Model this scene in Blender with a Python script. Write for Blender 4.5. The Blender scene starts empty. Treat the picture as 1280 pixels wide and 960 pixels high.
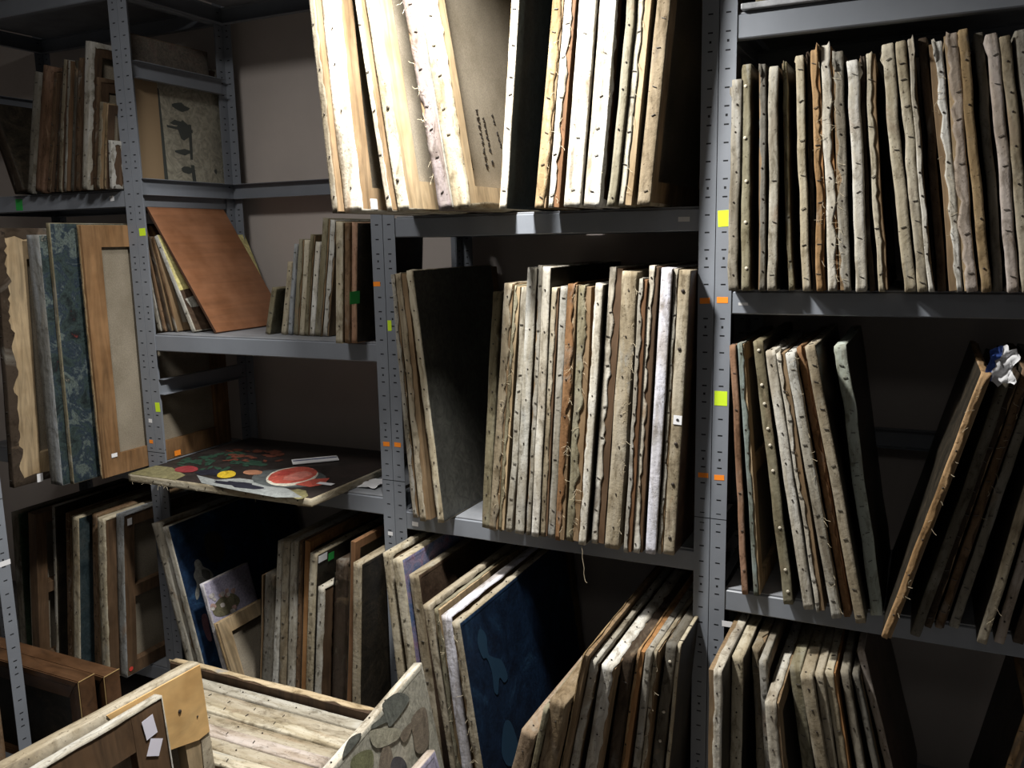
import bpy, bmesh, math, random
from mathutils import Vector, Matrix, noise
random.seed(7)
SC = bpy.context.scene
COL = SC.collection
# ------------------------------------------------------------------ camera
F_PX = 1086.156
CAM = Vector((1.49042, -2.22669, 1.72))
YAW, PIT, ROL = 0.447748, -0.163673, -0.0193027
FWD = Vector((-math.sin(YAW)*math.cos(PIT), math.cos(YAW)*math.cos(PIT), math.sin(PIT)))
R0 = Vector((math.cos(YAW), math.sin(YAW), 0)); U0 = R0.cross(FWD)
RGT = R0*math.cos(ROL) + U0*math.sin(ROL)
UPV = -R0*math.sin(ROL) + U0*math.cos(ROL)
cam = bpy.data.objects.new('camera', bpy.data.cameras.new('camera'))
COL.objects.link(cam)
M = Matrix((RGT, UPV, -FWD)).transposed().to_4x4(); M.translation = CAM
cam.matrix_world = M
cam.data.sensor_fit = 'HORIZONTAL'; cam.data.sensor_width = 36
cam.data.lens = 36*F_PX/1280; cam.data.clip_start = .02
SC.camera = cam
def ray(u, v): return FWD + RGT*((u-640)/F_PX) - UPV*((v-480)/F_PX)
def onZ(u, v, z): d = ray(u, v); return CAM + d*((z-CAM.z)/d.z)
def onY(u, v, y): d = ray(u, v); return CAM + d*((y-CAM.y)/d.y)
def onX(u, v, x): d = ray(u, v); return CAM + d*((x-CAM.x)/d.x)
# ------------------------------------------------------------------ materials
def new_mat(name):
    m = bpy.data.materials.new(name); m.use_nodes = True
    nt = m.node_tree; b = nt.nodes['Principled BSDF']
    return m, nt, b
def N(nt, t, **k):
    n = nt.nodes.new(t)
    for a, v in k.items():
        if a.startswith('i_'):
            key = a[2:]; key = int(key) if key.isdigit() else key.replace('_', ' ')
            n.inputs[key].default_value = v
        else: setattr(n, a, v)
    return n
def coords(nt, scale=(1,1,1), rnd=True):
    tc = N(nt, 'ShaderNodeTexCoord'); mp = N(nt, 'ShaderNodeMapping'); mp.inputs['Scale'].default_value = scale
    if rnd:
        oi = N(nt, 'ShaderNodeObjectInfo'); mu = N(nt, 'ShaderNodeVectorMath', operation='SCALE'); cb = N(nt, 'ShaderNodeCombineXYZ')
        for i in range(3): nt.links.new(oi.outputs['Random'], cb.inputs[i])
        mu.inputs['Scale'].default_value = 37.0; nt.links.new(cb.outputs[0], mu.inputs[0])
        ad = N(nt, 'ShaderNodeVectorMath', operation='ADD'); nt.links.new(tc.outputs['Object'], ad.inputs[0]); nt.links.new(mu.outputs[0], ad.inputs[1])
        nt.links.new(ad.outputs[0], mp.inputs['Vector'])
    else: nt.links.new(tc.outputs['Object'], mp.inputs['Vector'])
    return mp.outputs[0]
def ramp(nt, fac, stops):
    r = N(nt, 'ShaderNodeValToRGB'); nt.links.new(fac, r.inputs[0]); e = r.color_ramp.elements
    while len(e) < len(stops): e.new(.5)
    for el, (p, c) in zip(e, stops):
        el.position = p; el.color = (*c, 1) if len(c) == 3 else c
    return r.outputs[0]
def mix(nt, mode, fac, a, b):
    m = N(nt, 'ShaderNodeMix', data_type='RGBA', blend_type=mode)
    for s, v in ((0, fac), (6, a), (7, b)):
        if hasattr(v, 'links'): nt.links.new(v, m.inputs[s])
        else: m.inputs[s].default_value = v if s == 0 else ((*v, 1) if len(v) == 3 else v)
    return m.outputs[2]
def noise_tex(nt, vec, scale, detail=4, rough=.6, dist=0.):
    n = N(nt, 'ShaderNodeTexNoise'); nt.links.new(vec, n.inputs['Vector'])
    n.inputs['Scale'].default_value = scale; n.inputs['Detail'].default_value = detail; n.inputs['Roughness'].default_value = rough; n.inputs['Distortion'].default_value = dist
    return n.outputs['Fac']
def bump(nt, b, h, st=.3, d=.002):
    n = N(nt, 'ShaderNodeBump'); n.inputs['Strength'].default_value = st; n.inputs['Distance'].default_value = d
    nt.links.new(h, n.inputs['Height']); nt.links.new(n.outputs[0], b.inputs['Normal'])
def mat_edge():
    m, nt, b = new_mat('canvas_edge'); oi = N(nt, 'ShaderNodeObjectInfo')
    v = coords(nt); vs = coords(nt, (1, .16, .16)); vm = coords(nt, (1, .4, .4))
    c = oi.outputs['Color']
    stain = ramp(nt, noise_tex(nt, vs, 14, 5, .65, .6), [(.33, (.32,.26,.18)), (.47,(.70,.65,.56)), (.60, (1,1,1))])
    c = mix(nt, 'MULTIPLY', .85, c, stain)
    grime = ramp(nt, noise_tex(nt, vm, 42, 4, .65, .8), [(.32, (.36,.33,.28)), (.50, (1,1,1))])
    c = mix(nt, 'MULTIPLY', .8, c, grime)
    # smears of paint that ran over the turned edge
    hue = ramp(nt, noise_tex(nt, v, 3.0, 2), [(.2, (.16,.20,.25)), (.42, (.30,.29,.25)), (.52, (.14,.12,.10)), (.64, (.30,.20,.12)), (.8, (.15,.21,.19))])
    msk = ramp(nt, noise_tex(nt, vm, 13, 4, .6, 1.5), [(.56, (0,0,0)), (.70, (1,1,1))])
    f = N(nt, 'ShaderNodeMath', operation='MULTIPLY'); f.inputs[1].default_value = .6; nt.links.new(msk, f.inputs[0])
    c = mix(nt, 'MIX', f.outputs[0], c, hue)
    spk = ramp(nt, noise_tex(nt, v, 160, 2, .5), [(.66, (1,1,1)), (.72, (.25,.22,.2))])
    c = mix(nt, 'MULTIPLY', .8, c, spk)
    nt.links.new(c, b.inputs['Base Color']); b.inputs['Roughness'].default_value = .88
    b.inputs['Specular IOR Level'].default_value = .2
    bump(nt, b, noise_tex(nt, v, 60, 4), .6, .003)
    return m
def mat_wood(name='stretcher_wood', fixed=None, axis=(1, 1, .12), sc=28, rough=.7, contrast=.45):
    m, nt, b = new_mat(name); v = coords(nt, axis)
    if fixed: base = fixed
    else: base = N(nt, 'ShaderNodeObjectInfo').outputs['Color']
    g = ramp(nt, noise_tex(nt, v, sc, 6, .65, 1.2), [(.3, (contrast,)*3), (.62, (1.05,1.02,1))])
    c = mix(nt, 'MULTIPLY', 1., base, g)
    k = ramp(nt, noise_tex(nt, coords(nt), 7, 3), [(.35, (.62,.55,.45)), (.6, (1,1,1))])
    c = mix(nt, 'MULTIPLY', .7, c, k)
    nt.links.new(c, b.inputs['Base Color']); b.inputs['Roughness'].default_value = rough; b.inputs['Specular IOR Level'].default_value = .3
    return m
def mat_flat(name, col, rough=.6, metal=0., spec=.4, nz=0., nsc=20):
    m, nt, b = new_mat(name)
    if nz:
        n = ramp(nt, noise_tex(nt, coords(nt), nsc, 5), [(.3, tuple(x*(1-nz) for x in col)), (.7, tuple(min(1, x*(1+nz*.5)) for x in col))])
        nt.links.new(n, b.inputs['Base Color'])
    else: b.inputs['Base Color'].default_value = (*col, 1)
    b.inputs['Roughness'].default_value = rough; b.inputs['Metallic'].default_value = metal; b.inputs['Specular IOR Level'].default_value = spec
    return m
def mat_paint(name, cols, sc=7, dist=2.5, rough=.45, spec=.3, axis=(1,1,1)):
    m, nt, b = new_mat('painted_'+name); v = coords(nt, axis)
    n1 = noise_tex(nt, v, sc, 6, .68, dist)
    st = [(.28+.44*i/(len(cols)-1), c) for i, c in enumerate(cols)]
    c = ramp(nt, n1, st)
    stroke = ramp(nt, noise_tex(nt, v, sc*7, 3, .6, 3), [(.35, (.6,.6,.6)), (.65, (1.25,1.25,1.25))])
    c = mix(nt, 'MULTIPLY', .8, c, stroke)
    nt.links.new(c, b.inputs['Base Color']); b.inputs['Roughness'].default_value = rough; b.inputs['Specular IOR Level'].default_value = spec
    bump(nt, b, noise_tex(nt, v, sc*6, 3), .25, .002)
    return m
EDGE = mat_edge(); WOOD = mat_wood()
LINEN = None
def mat_linen():
    m, nt, b = new_mat('raw_linen'); v = coords(nt)
    c = ramp(nt, noise_tex(nt, v, 5, 4), [(.3, (.20,.17,.125)), (.7, (.31,.27,.21))])
    w = ramp(nt, noise_tex(nt, coords(nt, (1,1,1)), 300, 1), [(.3, (.8,.8,.8)), (.7, (1.1,1.1,1.1))])
    nt.links.new(mix(nt, 'MULTIPLY', 1, c, w), b.inputs['Base Color']); b.inputs['Roughness'].default_value = .95; b.inputs['Specular IOR Level'].default_value = .1
    return m
LINEN = mat_linen()
PAINT = {
 'dark': mat_paint('dark', [(.012,.010,.008),(.03,.025,.018),(.06,.045,.03)]),
 'darkgrey': mat_paint('dark_grey', [(.05,.05,.045),(.08,.08,.07),(.12,.115,.10)], 3, 1),
 'navy': mat_paint('navy', [(.006,.010,.022),(.008,.018,.042),(.012,.03,.07),(.03,.075,.14)], 5, 2),
 'blue': mat_paint('blue', [(.03,.05,.12),(.10,.15,.28),(.25,.2,.3),(.28,.05,.08)], 9, 2),
 'floral': mat_paint('dark_floral', [(.16,.035,.03),(.010,.012,.014),(.018,.026,.027),(.035,.052,.05),(.02,.03,.045),(.10,.125,.115),(.02,.028,.03),(.24,.23,.19)], 11, .5),
 'brown': mat_paint('brown', [(.03,.018,.012),(.07,.045,.03),(.11,.075,.05)], 5, 2),
 'red': mat_paint('dull_red', [(.10,.09,.08),(.14,.12,.10),(.16,.09,.08)], 5, 2),
 'grey': mat_paint('grey', [(.20,.20,.17),(.30,.29,.25),(.38,.37,.32),(.26,.24,.2)], 4, 2),
 'ship': mat_paint('pale_grey', [(.22,.21,.17),(.30,.28,.22),(.34,.32,.26)], 3, 1),
 'yellow': mat_paint('yellow_sky', [(.55,.50,.20),(.62,.56,.26),(.66,.58,.22),(.60,.42,.12)], 4, 1.5),
 'olive': mat_paint('olive', [(.05,.045,.025),(.09,.08,.05),(.14,.13,.09)], 8, 2),
 'green': mat_paint('dark_green', [(.02,.03,.018),(.04,.06,.035),(.06,.08,.05)], 5, 2),
 'teal': mat_paint('dark_teal', [(.015,.025,.03),(.03,.045,.05),(.05,.06,.06)], 5, 2),
 'lavender': mat_paint('lavender', [(.26,.245,.33),(.32,.30,.39),(.36,.34,.41)], 6, 1),
 'still': mat_paint('dark_table', [(.015,.013,.012),(.03,.024,.022),(.05,.035,.032)], 6, 2),
}
FLAT = {}
def flat(name, col, **k):
    if name not in FLAT: FLAT[name] = mat_flat(name, col, **k)
    return FLAT[name]
STEEL = mat_flat('grey_painted_steel', (.205,.222,.252), .42, .0, .45, .12, 6)
BOARD = mat_flat('grey_shelf_board', (.24,.25,.27), .55, 0, .4, .3, 9)
IRON = mat_flat('tack_iron', (.05,.04,.033), .6, .5)
STAPLE = mat_flat('staple_steel', (.12,.11,.10), .5, .6)
INK = flat('ink', (.03,.028,.03), rough=.8)
WHITE = flat('white_paper', (.78,.78,.80), rough=.7)
ORANGE = flat('orange_sticker', (.95,.27,.02), rough=.6)
LIME = flat('lime_sticker', (.62,.85,.03), rough=.6)
GREEN = flat('green_sticker', (.03,.38,.07), rough=.6)
RED = flat('red_sticker', (.75,.07,.05), rough=.6)
THREAD = flat('loose_thread', (.55,.47,.33), rough=.9)
PLY = mat_wood('plywood', (.68,.45,.20), (1, .3, 1), 14, .6, .78)
LAM = mat_wood('orange_laminate', (.30,.142,.075), (1, .1, 1.6), 22, .42, .8)
# ------------------------------------------------------------------ mesh helpers
def link(name, me, mats, parent=None):
    o = bpy.data.objects.new(name, me); COL.objects.link(o)
    if me is not None and mats:
        for m in (mats if isinstance(mats, (list, tuple)) else [mats]):
            if len(me.materials) < len(mats if isinstance(mats, (list, tuple)) else [mats]): me.materials.append(m)
    if parent is not None: o.parent = parent
    return o
def mesh(name, vs, fs, mi=None, smooth=False):
    me = bpy.data.meshes.new(name); me.from_pydata([tuple(v) for v in vs], [], fs)
    if mi:
        for p, i in zip(me.polygons, mi): p.material_index = i
    if smooth:
        for p in me.polygons: p.use_smooth = True
    me.update(); return me
class MB:
    def __init__(s): s.v = []; s.f = []; s.m = []
    def add(s, vs, fs, mi=0):
        k = len(s.v); s.v += [tuple(v) for v in vs]; s.f += [tuple(i+k for i in f) for f in fs]; s.m += [mi]*len(fs)
    def box(s, a, b, mi=0, bev=0., n=(1,1,1), fn=None):
        a = Vector(a); b = Vector(b)
        bm = bmesh.new(); bmesh.ops.create_cube(bm, size=1)
        for v in bm.verts: v.co = Vector(((a[i]+b[i])/2 + v.co[i]*(b[i]-a[i])) for i in range(3))
        if bev: bmesh.ops.bevel(bm, geom=bm.edges[:], offset=bev, segments=2, affect='EDGES', profile=.6)
        for ax in range(3):
            for k in range(1, n[ax]):
                c = [0,0,0]; c[ax] = a[ax]+(b[ax]-a[ax])*k/n[ax]; no = [0,0,0]; no[ax] = 1
                bmesh.ops.bisect_plane(bm, geom=bm.verts[:]+bm.edges[:]+bm.faces[:], plane_co=c, plane_no=no)
        bm.verts.index_update()
        vs = [v.co.copy() for v in bm.verts]
        if fn: vs = [fn(v) for v in vs]
        s.add(vs, [[v.index for v in f.verts] for f in bm.faces], mi); bm.free()
    def tube(s, pts, r, mi=0, seg=5):
        pts = [Vector(p) for p in pts]; rings = []
        for i, p in enumerate(pts):
            d = (pts[min(i+1, len(pts)-1)]-pts[max(i-1, 0)]).normalized()
            a = d.orthogonal().normalized(); b = d.cross(a)
            rings.append([p+(a*math.cos(2*math.pi*k/seg)+b*math.sin(2*math.pi*k/seg))*r for k in range(seg)])
        vs = [v for g in rings for v in g]; fs = []
        for i in range(len(pts)-1):
            for k in range(seg): fs.append((i*seg+k, i*seg+(k+1)%seg, (i+1)*seg+(k+1)%seg, (i+1)*seg+k))
        s.add(vs, fs, mi)
    def build(s, name, mats, parent=None, smooth=False):
        return link(name, mesh(name, s.v, s.f, s.m, smooth), mats, parent)
def tag(o, label, cat, group=None):
    o['label'] = label; o['category'] = cat
    if group: o['group'] = group
    n = len(label.split())
    if not 4 <= n <= 16: print('LABEL LEN', n, label)
    return o
def empty(name, mat):
    o = bpy.data.objects.new(name, None); COL.objects.link(o); o.empty_display_size = .05; o.matrix_world = mat; return o
def cyl_mesh(name, r, h, seg=7):
    # a domed tack head: disc plus a rounded cap, pointing to -y
    vs = []; fs = []
    for (rr, y) in ((r, .0008), (r, -h*.4), (r*.6, -h)):
        vs += [(rr*math.cos(2*math.pi*k/seg), y, rr*math.sin(2*math.pi*k/seg)) for k in range(seg)]
    vs.append((0, -h*1.15, 0))
    for j in range(2):
        for k in range(seg): fs.append((j*seg+k, j*seg+(k+1)%seg, (j+1)*seg+(k+1)%seg, (j+1)*seg+k))
    for k in range(seg): fs.append((2*seg+k, 2*seg+(k+1)%seg, 3*seg))
    return mesh(name, vs, fs)
TACK = cyl_mesh('tack', .0023, .0014); TACK.materials.append(IRON)
BIGTACK = cyl_mesh('tack', .0046, .0022, 9); BIGTACK.materials.append(IRON)
PALETACK = cyl_mesh('tack', .0042, .002); PALETACK.materials.append(flat('pale_tack_rust', (.55,.5,.4), rough=.5))
_b = MB(); _b.box((-.0050,-.0012,-.0006), (.0050,.0006,.0006)); _b.box((-.0050,-.0006,-.0006), (-.0040,.004,.0006)); _b.box((.0040,-.0006,-.0006), (.0050,.004,.0006))
STAP = mesh('staple', _b.v, _b.f); STAP.materials.append(STAPLE)
NT = {'t': (TACK, 'tack'), 'T': (BIGTACK, 'tack'), 'p': (PALETACK, 'tack'), 's': (STAP, 'staple')}
COLS = {'cream': (.51,.465,.365), 'white': (.66,.645,.60), 'grey': (.345,.33,.295), 'pale grey': (.49,.48,.44), 'beige': (.395,.35,.27), 'tan': (.37,.275,.16),
 'olive': (.26,.24,.17), 'brown': (.20,.13,.08), 'rust-brown': (.29,.165,.085), 'lavender-white': (.66,.66,.74), 'dark grey': (.15,.14,.12), 'greenish white': (.47,.52,.47),
 'dark brown': (.075,.055,.04), 'pinkish grey': (.48,.42,.38), 'orange-tan': (.44,.285,.15), 'blue-grey': (.32,.34,.36), 'reddish': (.36,.22,.15), 'blue-green': (.25,.30,.29)}
WOODS = {'tan': (.27,.19,.11), 'brown': (.13,.08,.045), 'orange': (.38,.20,.08), 'warm': (.26,.15,.07), 'pale': (.44,.34,.21), 'dark': (.08,.05,.03), 'rust': (.20,.105,.05)}
# ------------------------------------------------------------------ one stretched canvas
def canvas(mat, t, L, H, color, side='L', face='dark', wood='tan', cov=.85, rag=.002, tack='t', ntk=None, bow=None, threads=False,
           bar=None, cross=None, toptacks=False, extra=None, fold=.012, gap=None, wob=.0012, name='stretched_canvas', torn=0.):
    """local frame: x thickness 0..t, y depth 0..L, z height 0..H; the painted face lies on side L (x=0) or R (x=t)."""
    root = empty(name, mat)
    rnd = random.Random(random.random()); so = rnd.uniform(0, 90)
    if extra: bow, wob = 0, .0002
    bow = rnd.uniform(-.003, .003) if bow is None else bow
    so_t = rnd.uniform(0, 50)
    def X(w): return w if side == 'L' else t-w
    def wv(y, z):
        return bow*math.sin(math.pi*z/H)*(1-.3*y/L) + wob*(noise.noise((so, z*7, y*5)) + .5*noise.noise((so+3, z*19, y*6)))
    def P(w, y, z): return (X(w)+wv(y, z), y, z)
    # perimeter stations: (y, z, outward ny, nz, running length)
    st = []; r = .003
    def side_pts(p, q, no, n):
        for i in range(n):
            f = i/n; st.append((p[0]+(q[0]-p[0])*f, p[1]+(q[1]-p[1])*f, no[0], no[1]))
    nz = max(16, int(H/.014)); ny = max(10, int(L/.03))
    side_pts((0, 0), (0, H), (-1, 0), nz); side_pts((0, H), (L, H), (0, 1), ny)
    side_pts((L, H), (L, 0), (1, 0), 8); side_pts((L, 0), (0, 0), (0, -1), 8)
    n = len(st); full = cov >= 1
    vs = []; fs = []; mi = []
    if cov > 0:
        rings = []
        for i, (y, z, ey, ez) in enumerate(st):
            if i in (0, nz, nz+ny, nz+ny+8):      # corner stations look both ways
                e2 = st[i-1][2:4]; ey, ez = ey+e2[0], ez+e2[1]
            d = .0009*noise.noise((so+5, (y+z)*30, 2)) + .0008
            nn = noise.noise((so, y*22, z*22)) + .6*noise.noise((so, y*70, z*70))
            w_lip = cov*t + (rag*1.8*nn if not full else 0)
            lift = abs(noise.noise((so+9, y*30, z*30)))*rag*.7
            if torn and (nz-2 <= i <= nz+4): lift += torn*abs(noise.noise((so_t, i*.8, 3)))*(1.6 if i <= nz+1 else .8)
            if torn and i < nz: d += .0025*max(0, noise.noise((so_t+4, z*9, 1)))
            def O(w, o): return P(w, y+ey*o, z+ez*o)
            prof = [O(0, -.012), O(0, -.0018), O(.0018, d), O(w_lip*.35, d), O(w_lip*.7, d+.0006*nn)]
            if full:
                fd = fold*(1+.75*nn); lift = max(lift, .0028*max(0, nn+.2*noise.noise((so, y*120, z*120))))
                prof += [O(t-.001, d), O(t+.0009, -.001), O(t+.0011+lift*.5, -max(.003, fd))]
            else:
                prof += [O(min(w_lip, t*.985), d+lift), O(min(w_lip, t*.985)-.0006, -.0015)]
            rings.append(prof)
        k = len(rings[0]); vs = [p for g in rings for p in g]
        for i in range(n):
            j = (i+1) % n
            for a in range(k-1):
                q = (i*k+a, i*k+a+1, j*k+a+1, j*k+a); q = q if side == 'L' else q[::-1]
                fs.append(q); mi.append(1 if a == 0 else 0)
    def sheet(w, ins, m, gy=8, gz=14, flip=False):
        b = len(vs)
        for a in range(gz+1):
            for c in range(gy+1): vs.append(P(w, ins+(L-2*ins)*c/gy, ins+(H-2*ins)*a/gz))
        for a in range(gz):
            for c in range(gy):
                q = (b+a*(gy+1)+c, b+a*(gy+1)+c+1, b+(a+1)*(gy+1)+c+1, b+(a+1)*(gy+1)+c)
                fs.append(q if flip else q[::-1]); mi.append(m)
    i0 = .004 if cov > 0 else .0015
    sheet(.0004, i0, 1, flip=(side == 'R')); sheet(.003, i0, 2, flip=(side == 'L'))
    mats = [EDGE, PAINT[face], LINEN]
    if extra:      # painted shapes of the picture: (material, [(y, z) fractions])
        for em, pts in extra:
            if em not in mats: mats.append(em)
            b = len(vs); hh = -.0004 - .00008*(mats.index(em))
            vs += [P(hh, p[0]*L, p[1]*H) for p in pts]
            fs.append(tuple(range(b, b+len(pts))) if side == 'R' else tuple(reversed(range(b, b+len(pts))))); mi.append(mats.index(em))
    c = link('canvas', mesh('canvas', vs, fs, mi, True), mats, root); c.color = (*COLS[color], 1) if isinstance(color, str) else (*color, 1)
    # wooden stretcher behind the cloth
    mb = MB(); bw = bar or (.045 if min(L, H) > .35 else .03); g = .0015
    def fn(v): return Vector(P(v.x, v.y, v.z))
    w0, w1 = .0035, t-(.0 if cov < 1 else .0006)
    if w1-w0 < .004: w1 = w0+.004
    ny2 = 4; nz2 = 10
    mb.box((w0, g, g), (w1, bw, H-g), n=(1,1,nz2), fn=fn, bev=.0012); mb.box((w0, L-bw, g), (w1, L-g, H-g), n=(1,1,nz2), fn=fn)
    mb.box((w0, bw, g), (w1-.0004, L-bw, bw), n=(1,ny2,1), fn=fn); mb.box((w0, bw, H-bw), (w1-.0004, L-bw, H-g), n=(1,ny2,1), fn=fn, bev=.0008)
    if cross is None: cross = H > .62
    if cross: mb.box((w0+.003, bw, H*.48), (w1-.001, L-bw, H*.48+bw*.9), n=(1,ny2,1), fn=fn)
    if side == 'R':
        mb.f = [f[::-1] for f in mb.f]
    s = mb.build('stretcher', WOOD, root); s.color = (*WOODS[wood], 1)
    # tacks down the front edge
    if tack and cov > .2:
        if tack == 't' and rnd.random() < .45: tack = 's'
        me, nm = NT[tack]; n_t = ntk or max(3, min(11, int(H/rnd.choice((.06, .075, .1)))))
        cw = cov*t*.52
        for i in range(n_t):
            if rnd.random() < .12: continue
            z = H*(i+.5)/n_t + rnd.uniform(-.018, .018)
            o = link(nm, me, None, root); o.location = P(cw+rnd.uniform(-.1, .1)*t, -.0022, z)
            o.rotation_euler = (0, rnd.uniform(-.5, .5) if tack == 's' else 0, 0)
            if tack == 's' and t < .016: o.scale = (.7, 1, 1)
        if toptacks:
            for i in range(6):
                y = L*(.03+.13*i) + rnd.uniform(-.01, .01)
                o = link(nm, me, None, root); o.location = P(cw+rnd.uniform(-.1, .1)*t, y, H+.0022); o.rotation_euler = (-math.pi/2, 0, rnd.uniform(-.4, .4))
    if threads:
        mb = MB()
        for i in range(26 if rag >= .006 else 14):
            z = rnd.uniform(.02, H-.01); p = Vector(P(min(cov, .98)*t, -.001, z)); q = p.copy(); pts = [p]
            a = rnd.uniform(0, 6.28); ln = rnd.uniform(.006, .026 if rag >= .006 else .02)
            for k in range(4):
                a += rnd.uniform(-.7, .7); q = q + Vector((math.cos(a)*ln/4, -abs(rnd.gauss(0, .0015)), math.sin(a)*ln/4 - .001)); pts.append(q.copy())
            mb.tube(pts, .00042, 0, 4)
        mb.build('frayed_threads', THREAD, root)['kind'] = 'stuff'
    root['_t'] = t; 
    return root
def smooth(pts, k=4):
    out = []; n = len(pts)
    for i in range(n):
        p0, p1, p2, p3 = (pts[(i+j-1) % n] for j in range(4))
        for s in range(k):
            t = s/k; out.append(tuple(.5*(2*p1[a]+(p2[a]-p0[a])*t+(2*p0[a]-5*p1[a]+4*p2[a]-p3[a])*t*t+(3*p1[a]-p0[a]-3*p2[a]+p3[a])*t**3) for a in range(2)))
    return out
ORD = 'first second third fourth fifth sixth seventh eighth ninth tenth eleventh twelfth thirteenth fourteenth fifteenth sixteenth seventeenth eighteenth nineteenth twentieth twenty-first twenty-second twenty-third twenty-fourth twenty-fifth twenty-sixth'.split()
def e(*a, **k): return a, k
BACK = .535
def row(zs, phrase, group, entries, dflt={}, xr=(-9, 9), back=BACK):
    zb = zs + .006; prev = []; out = []
    for idx, (a, k0) in enumerate(entries):
        k = dict(dflt); k.update(k0)
        u0, u1, vB, t0, t1, vT, col = a
        ypar = k.pop('y', None); Hp = k.pop('H', None); zt = k.pop('zt', None); Lp = k.pop('L', None); desc = k.pop('desc', None); tm = k.pop('t', None); dim = k.pop('dim', 1); cat = k.pop('cat', 'canvas')
        ext = k.pop('ext', False)
        if zt is not None or ext:
            if ext: zt = onY(t0, vT, ypar).z
            T0 = onZ(t0, vT, zt); y = T0.y; T1 = onY(t1, vT, y); B0 = onY(u0, vB, y); B1 = onY(u1, vB, y)
            f = (zb-T0.z)/(B0.z-T0.z); xb0 = T0.x+(B0.x-T0.x)*f; f = (zb-T1.z)/(B1.z-T1.z); xb1 = T1.x+(B1.x-T1.x)*f
            xt0, xt1 = T0.x, T1.x
        else:
            y = ypar if ypar is not None else onZ(u0, vB, zb).y
            B0 = onY(u0, vB, y); B1 = onY(u1, vB, y); T0 = onY(t0, vT, y); T1 = onY(t1, vT, y)
            zt = T0.z; xb0, xb1, xt0, xt1 = B0.x, B1.x, T0.x, T1.x
            if Hp: f = Hp/(zt-zb); xt0 = xb0+(xt0-xb0)*f; xt1 = xb1+(xt1-xb1)*f; zt = zb+Hp
        h = zt-zb
        d = max(0, xr[0]-xt0); xt0 += d; xt1 = max(xt1, xt0+.012); d = max(0, xt1-xr[1]); xt0 -= d; xt1 -= d
        d = max(0, xr[0]-xb0); xb0 += d; xb1 = max(xb1, xb0+.012); d = max(0, xb1-xr[1]); xb0 -= d; xb1 -= d
        # neighbours touch but never run into one another
        for (pb1, pt1, ph) in prev[-4:]:
            xb0 = max(xb0, pb1+.0018)
            hm = min(h, ph); pr = pb1+(pt1-pb1)*hm/ph; me_ = xb0+(xt0-xb0)*hm/h
            if me_ < pr+.0018: xt0 += (pr+.0018-me_)*h/hm
        t = tm or ((xb1-xb0)+(xt1-xt0))/2
        t = max(.009, min(.062, t))
        ang = math.atan2(xt0-xb0, h); H = h/math.cos(ang) - (t*abs(math.sin(ang)))
        tt = t*math.cos(ang) if abs(ang) > .05 else t
        tt = max(.008, tt)
        zo = zb + (tt*math.sin(ang) if ang > 0 else 0)
        wfull = tt/math.cos(ang)
        prev.append((xb0+wfull, xb0+wfull+math.tan(ang)*h, h))
        L = Lp or min(.86, back-y-.01)
        if y+L > back: L = back-y-.005
        m = Matrix.Translation((xb0, y, zo)) @ Matrix.Rotation(ang, 4, 'Y')
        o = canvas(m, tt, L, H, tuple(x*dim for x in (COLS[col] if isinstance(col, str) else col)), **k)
        rg = k.get('rag', .002); w = []
        if desc: w = desc
        else:
            w = ('thin ' if t < .021 else 'thick ' if t > .04 else '') + ('frayed ' if k.get('threads') else 'ragged-edged ' if rg > .0035 else '') + (col if isinstance(col, str) else 'mottled') + ' canvas'
            if abs(ang) > .1: w = 'leaning ' + w
        tag(o, f'{w}, {ORD[idx]} from left, {phrase}', cat, group)
        out.append(o)
        if k0.get('dbg'): print(phrase, idx, y, H, t)
        print('ROW', phrase[-24:], idx+1, 'y %.3f H %.3f t %.3f ang %.1f x %.3f..' % (y, H, t, math.degrees(ang), xb0))
    return out
def sticker(parent, c, w, h, m, name='sticker', label=None, n='y', rot=0., th=.0004, crumple=0):
    """a thin label stuck on a face looking to -y (n='y'), +x (n='x') or up (n='z'); c in world space"""
    mb = MB()
    if crumple:
        vs = []; g = 6
        for i in range(g+1):
            for j in range(g+1):
                a, b = (i/g-.5)*w, (j/g-.5)*h
                vs.append((a, -.002-crumple*abs(noise.noise((a*60, b*60, c[0]))), b))
        fs = [(i*(g+1)+j, (i+1)*(g+1)+j, (i+1)*(g+1)+j+1, i*(g+1)+j+1) for i in range(g) for j in range(g)]
        mb.add(vs, fs)
    else: mb.box((-w/2, -th, -h/2), (w/2, 0, h/2))
    rm = {'y': Matrix.Identity(4), 'x': Matrix.Rotation(math.pi/2, 4, 'Z'), 'z': Matrix.Rotation(-math.pi/2, 4, 'X')}[n]
    o = mb.build(name, m)
    o.parent = parent
    bpy.context.view_layer.update()
    o.matrix_world = Matrix.Translation(c) @ rm @ Matrix.Rotation(rot, 4, 'Y')
    if label: o['label'] = label
    return o
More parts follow.
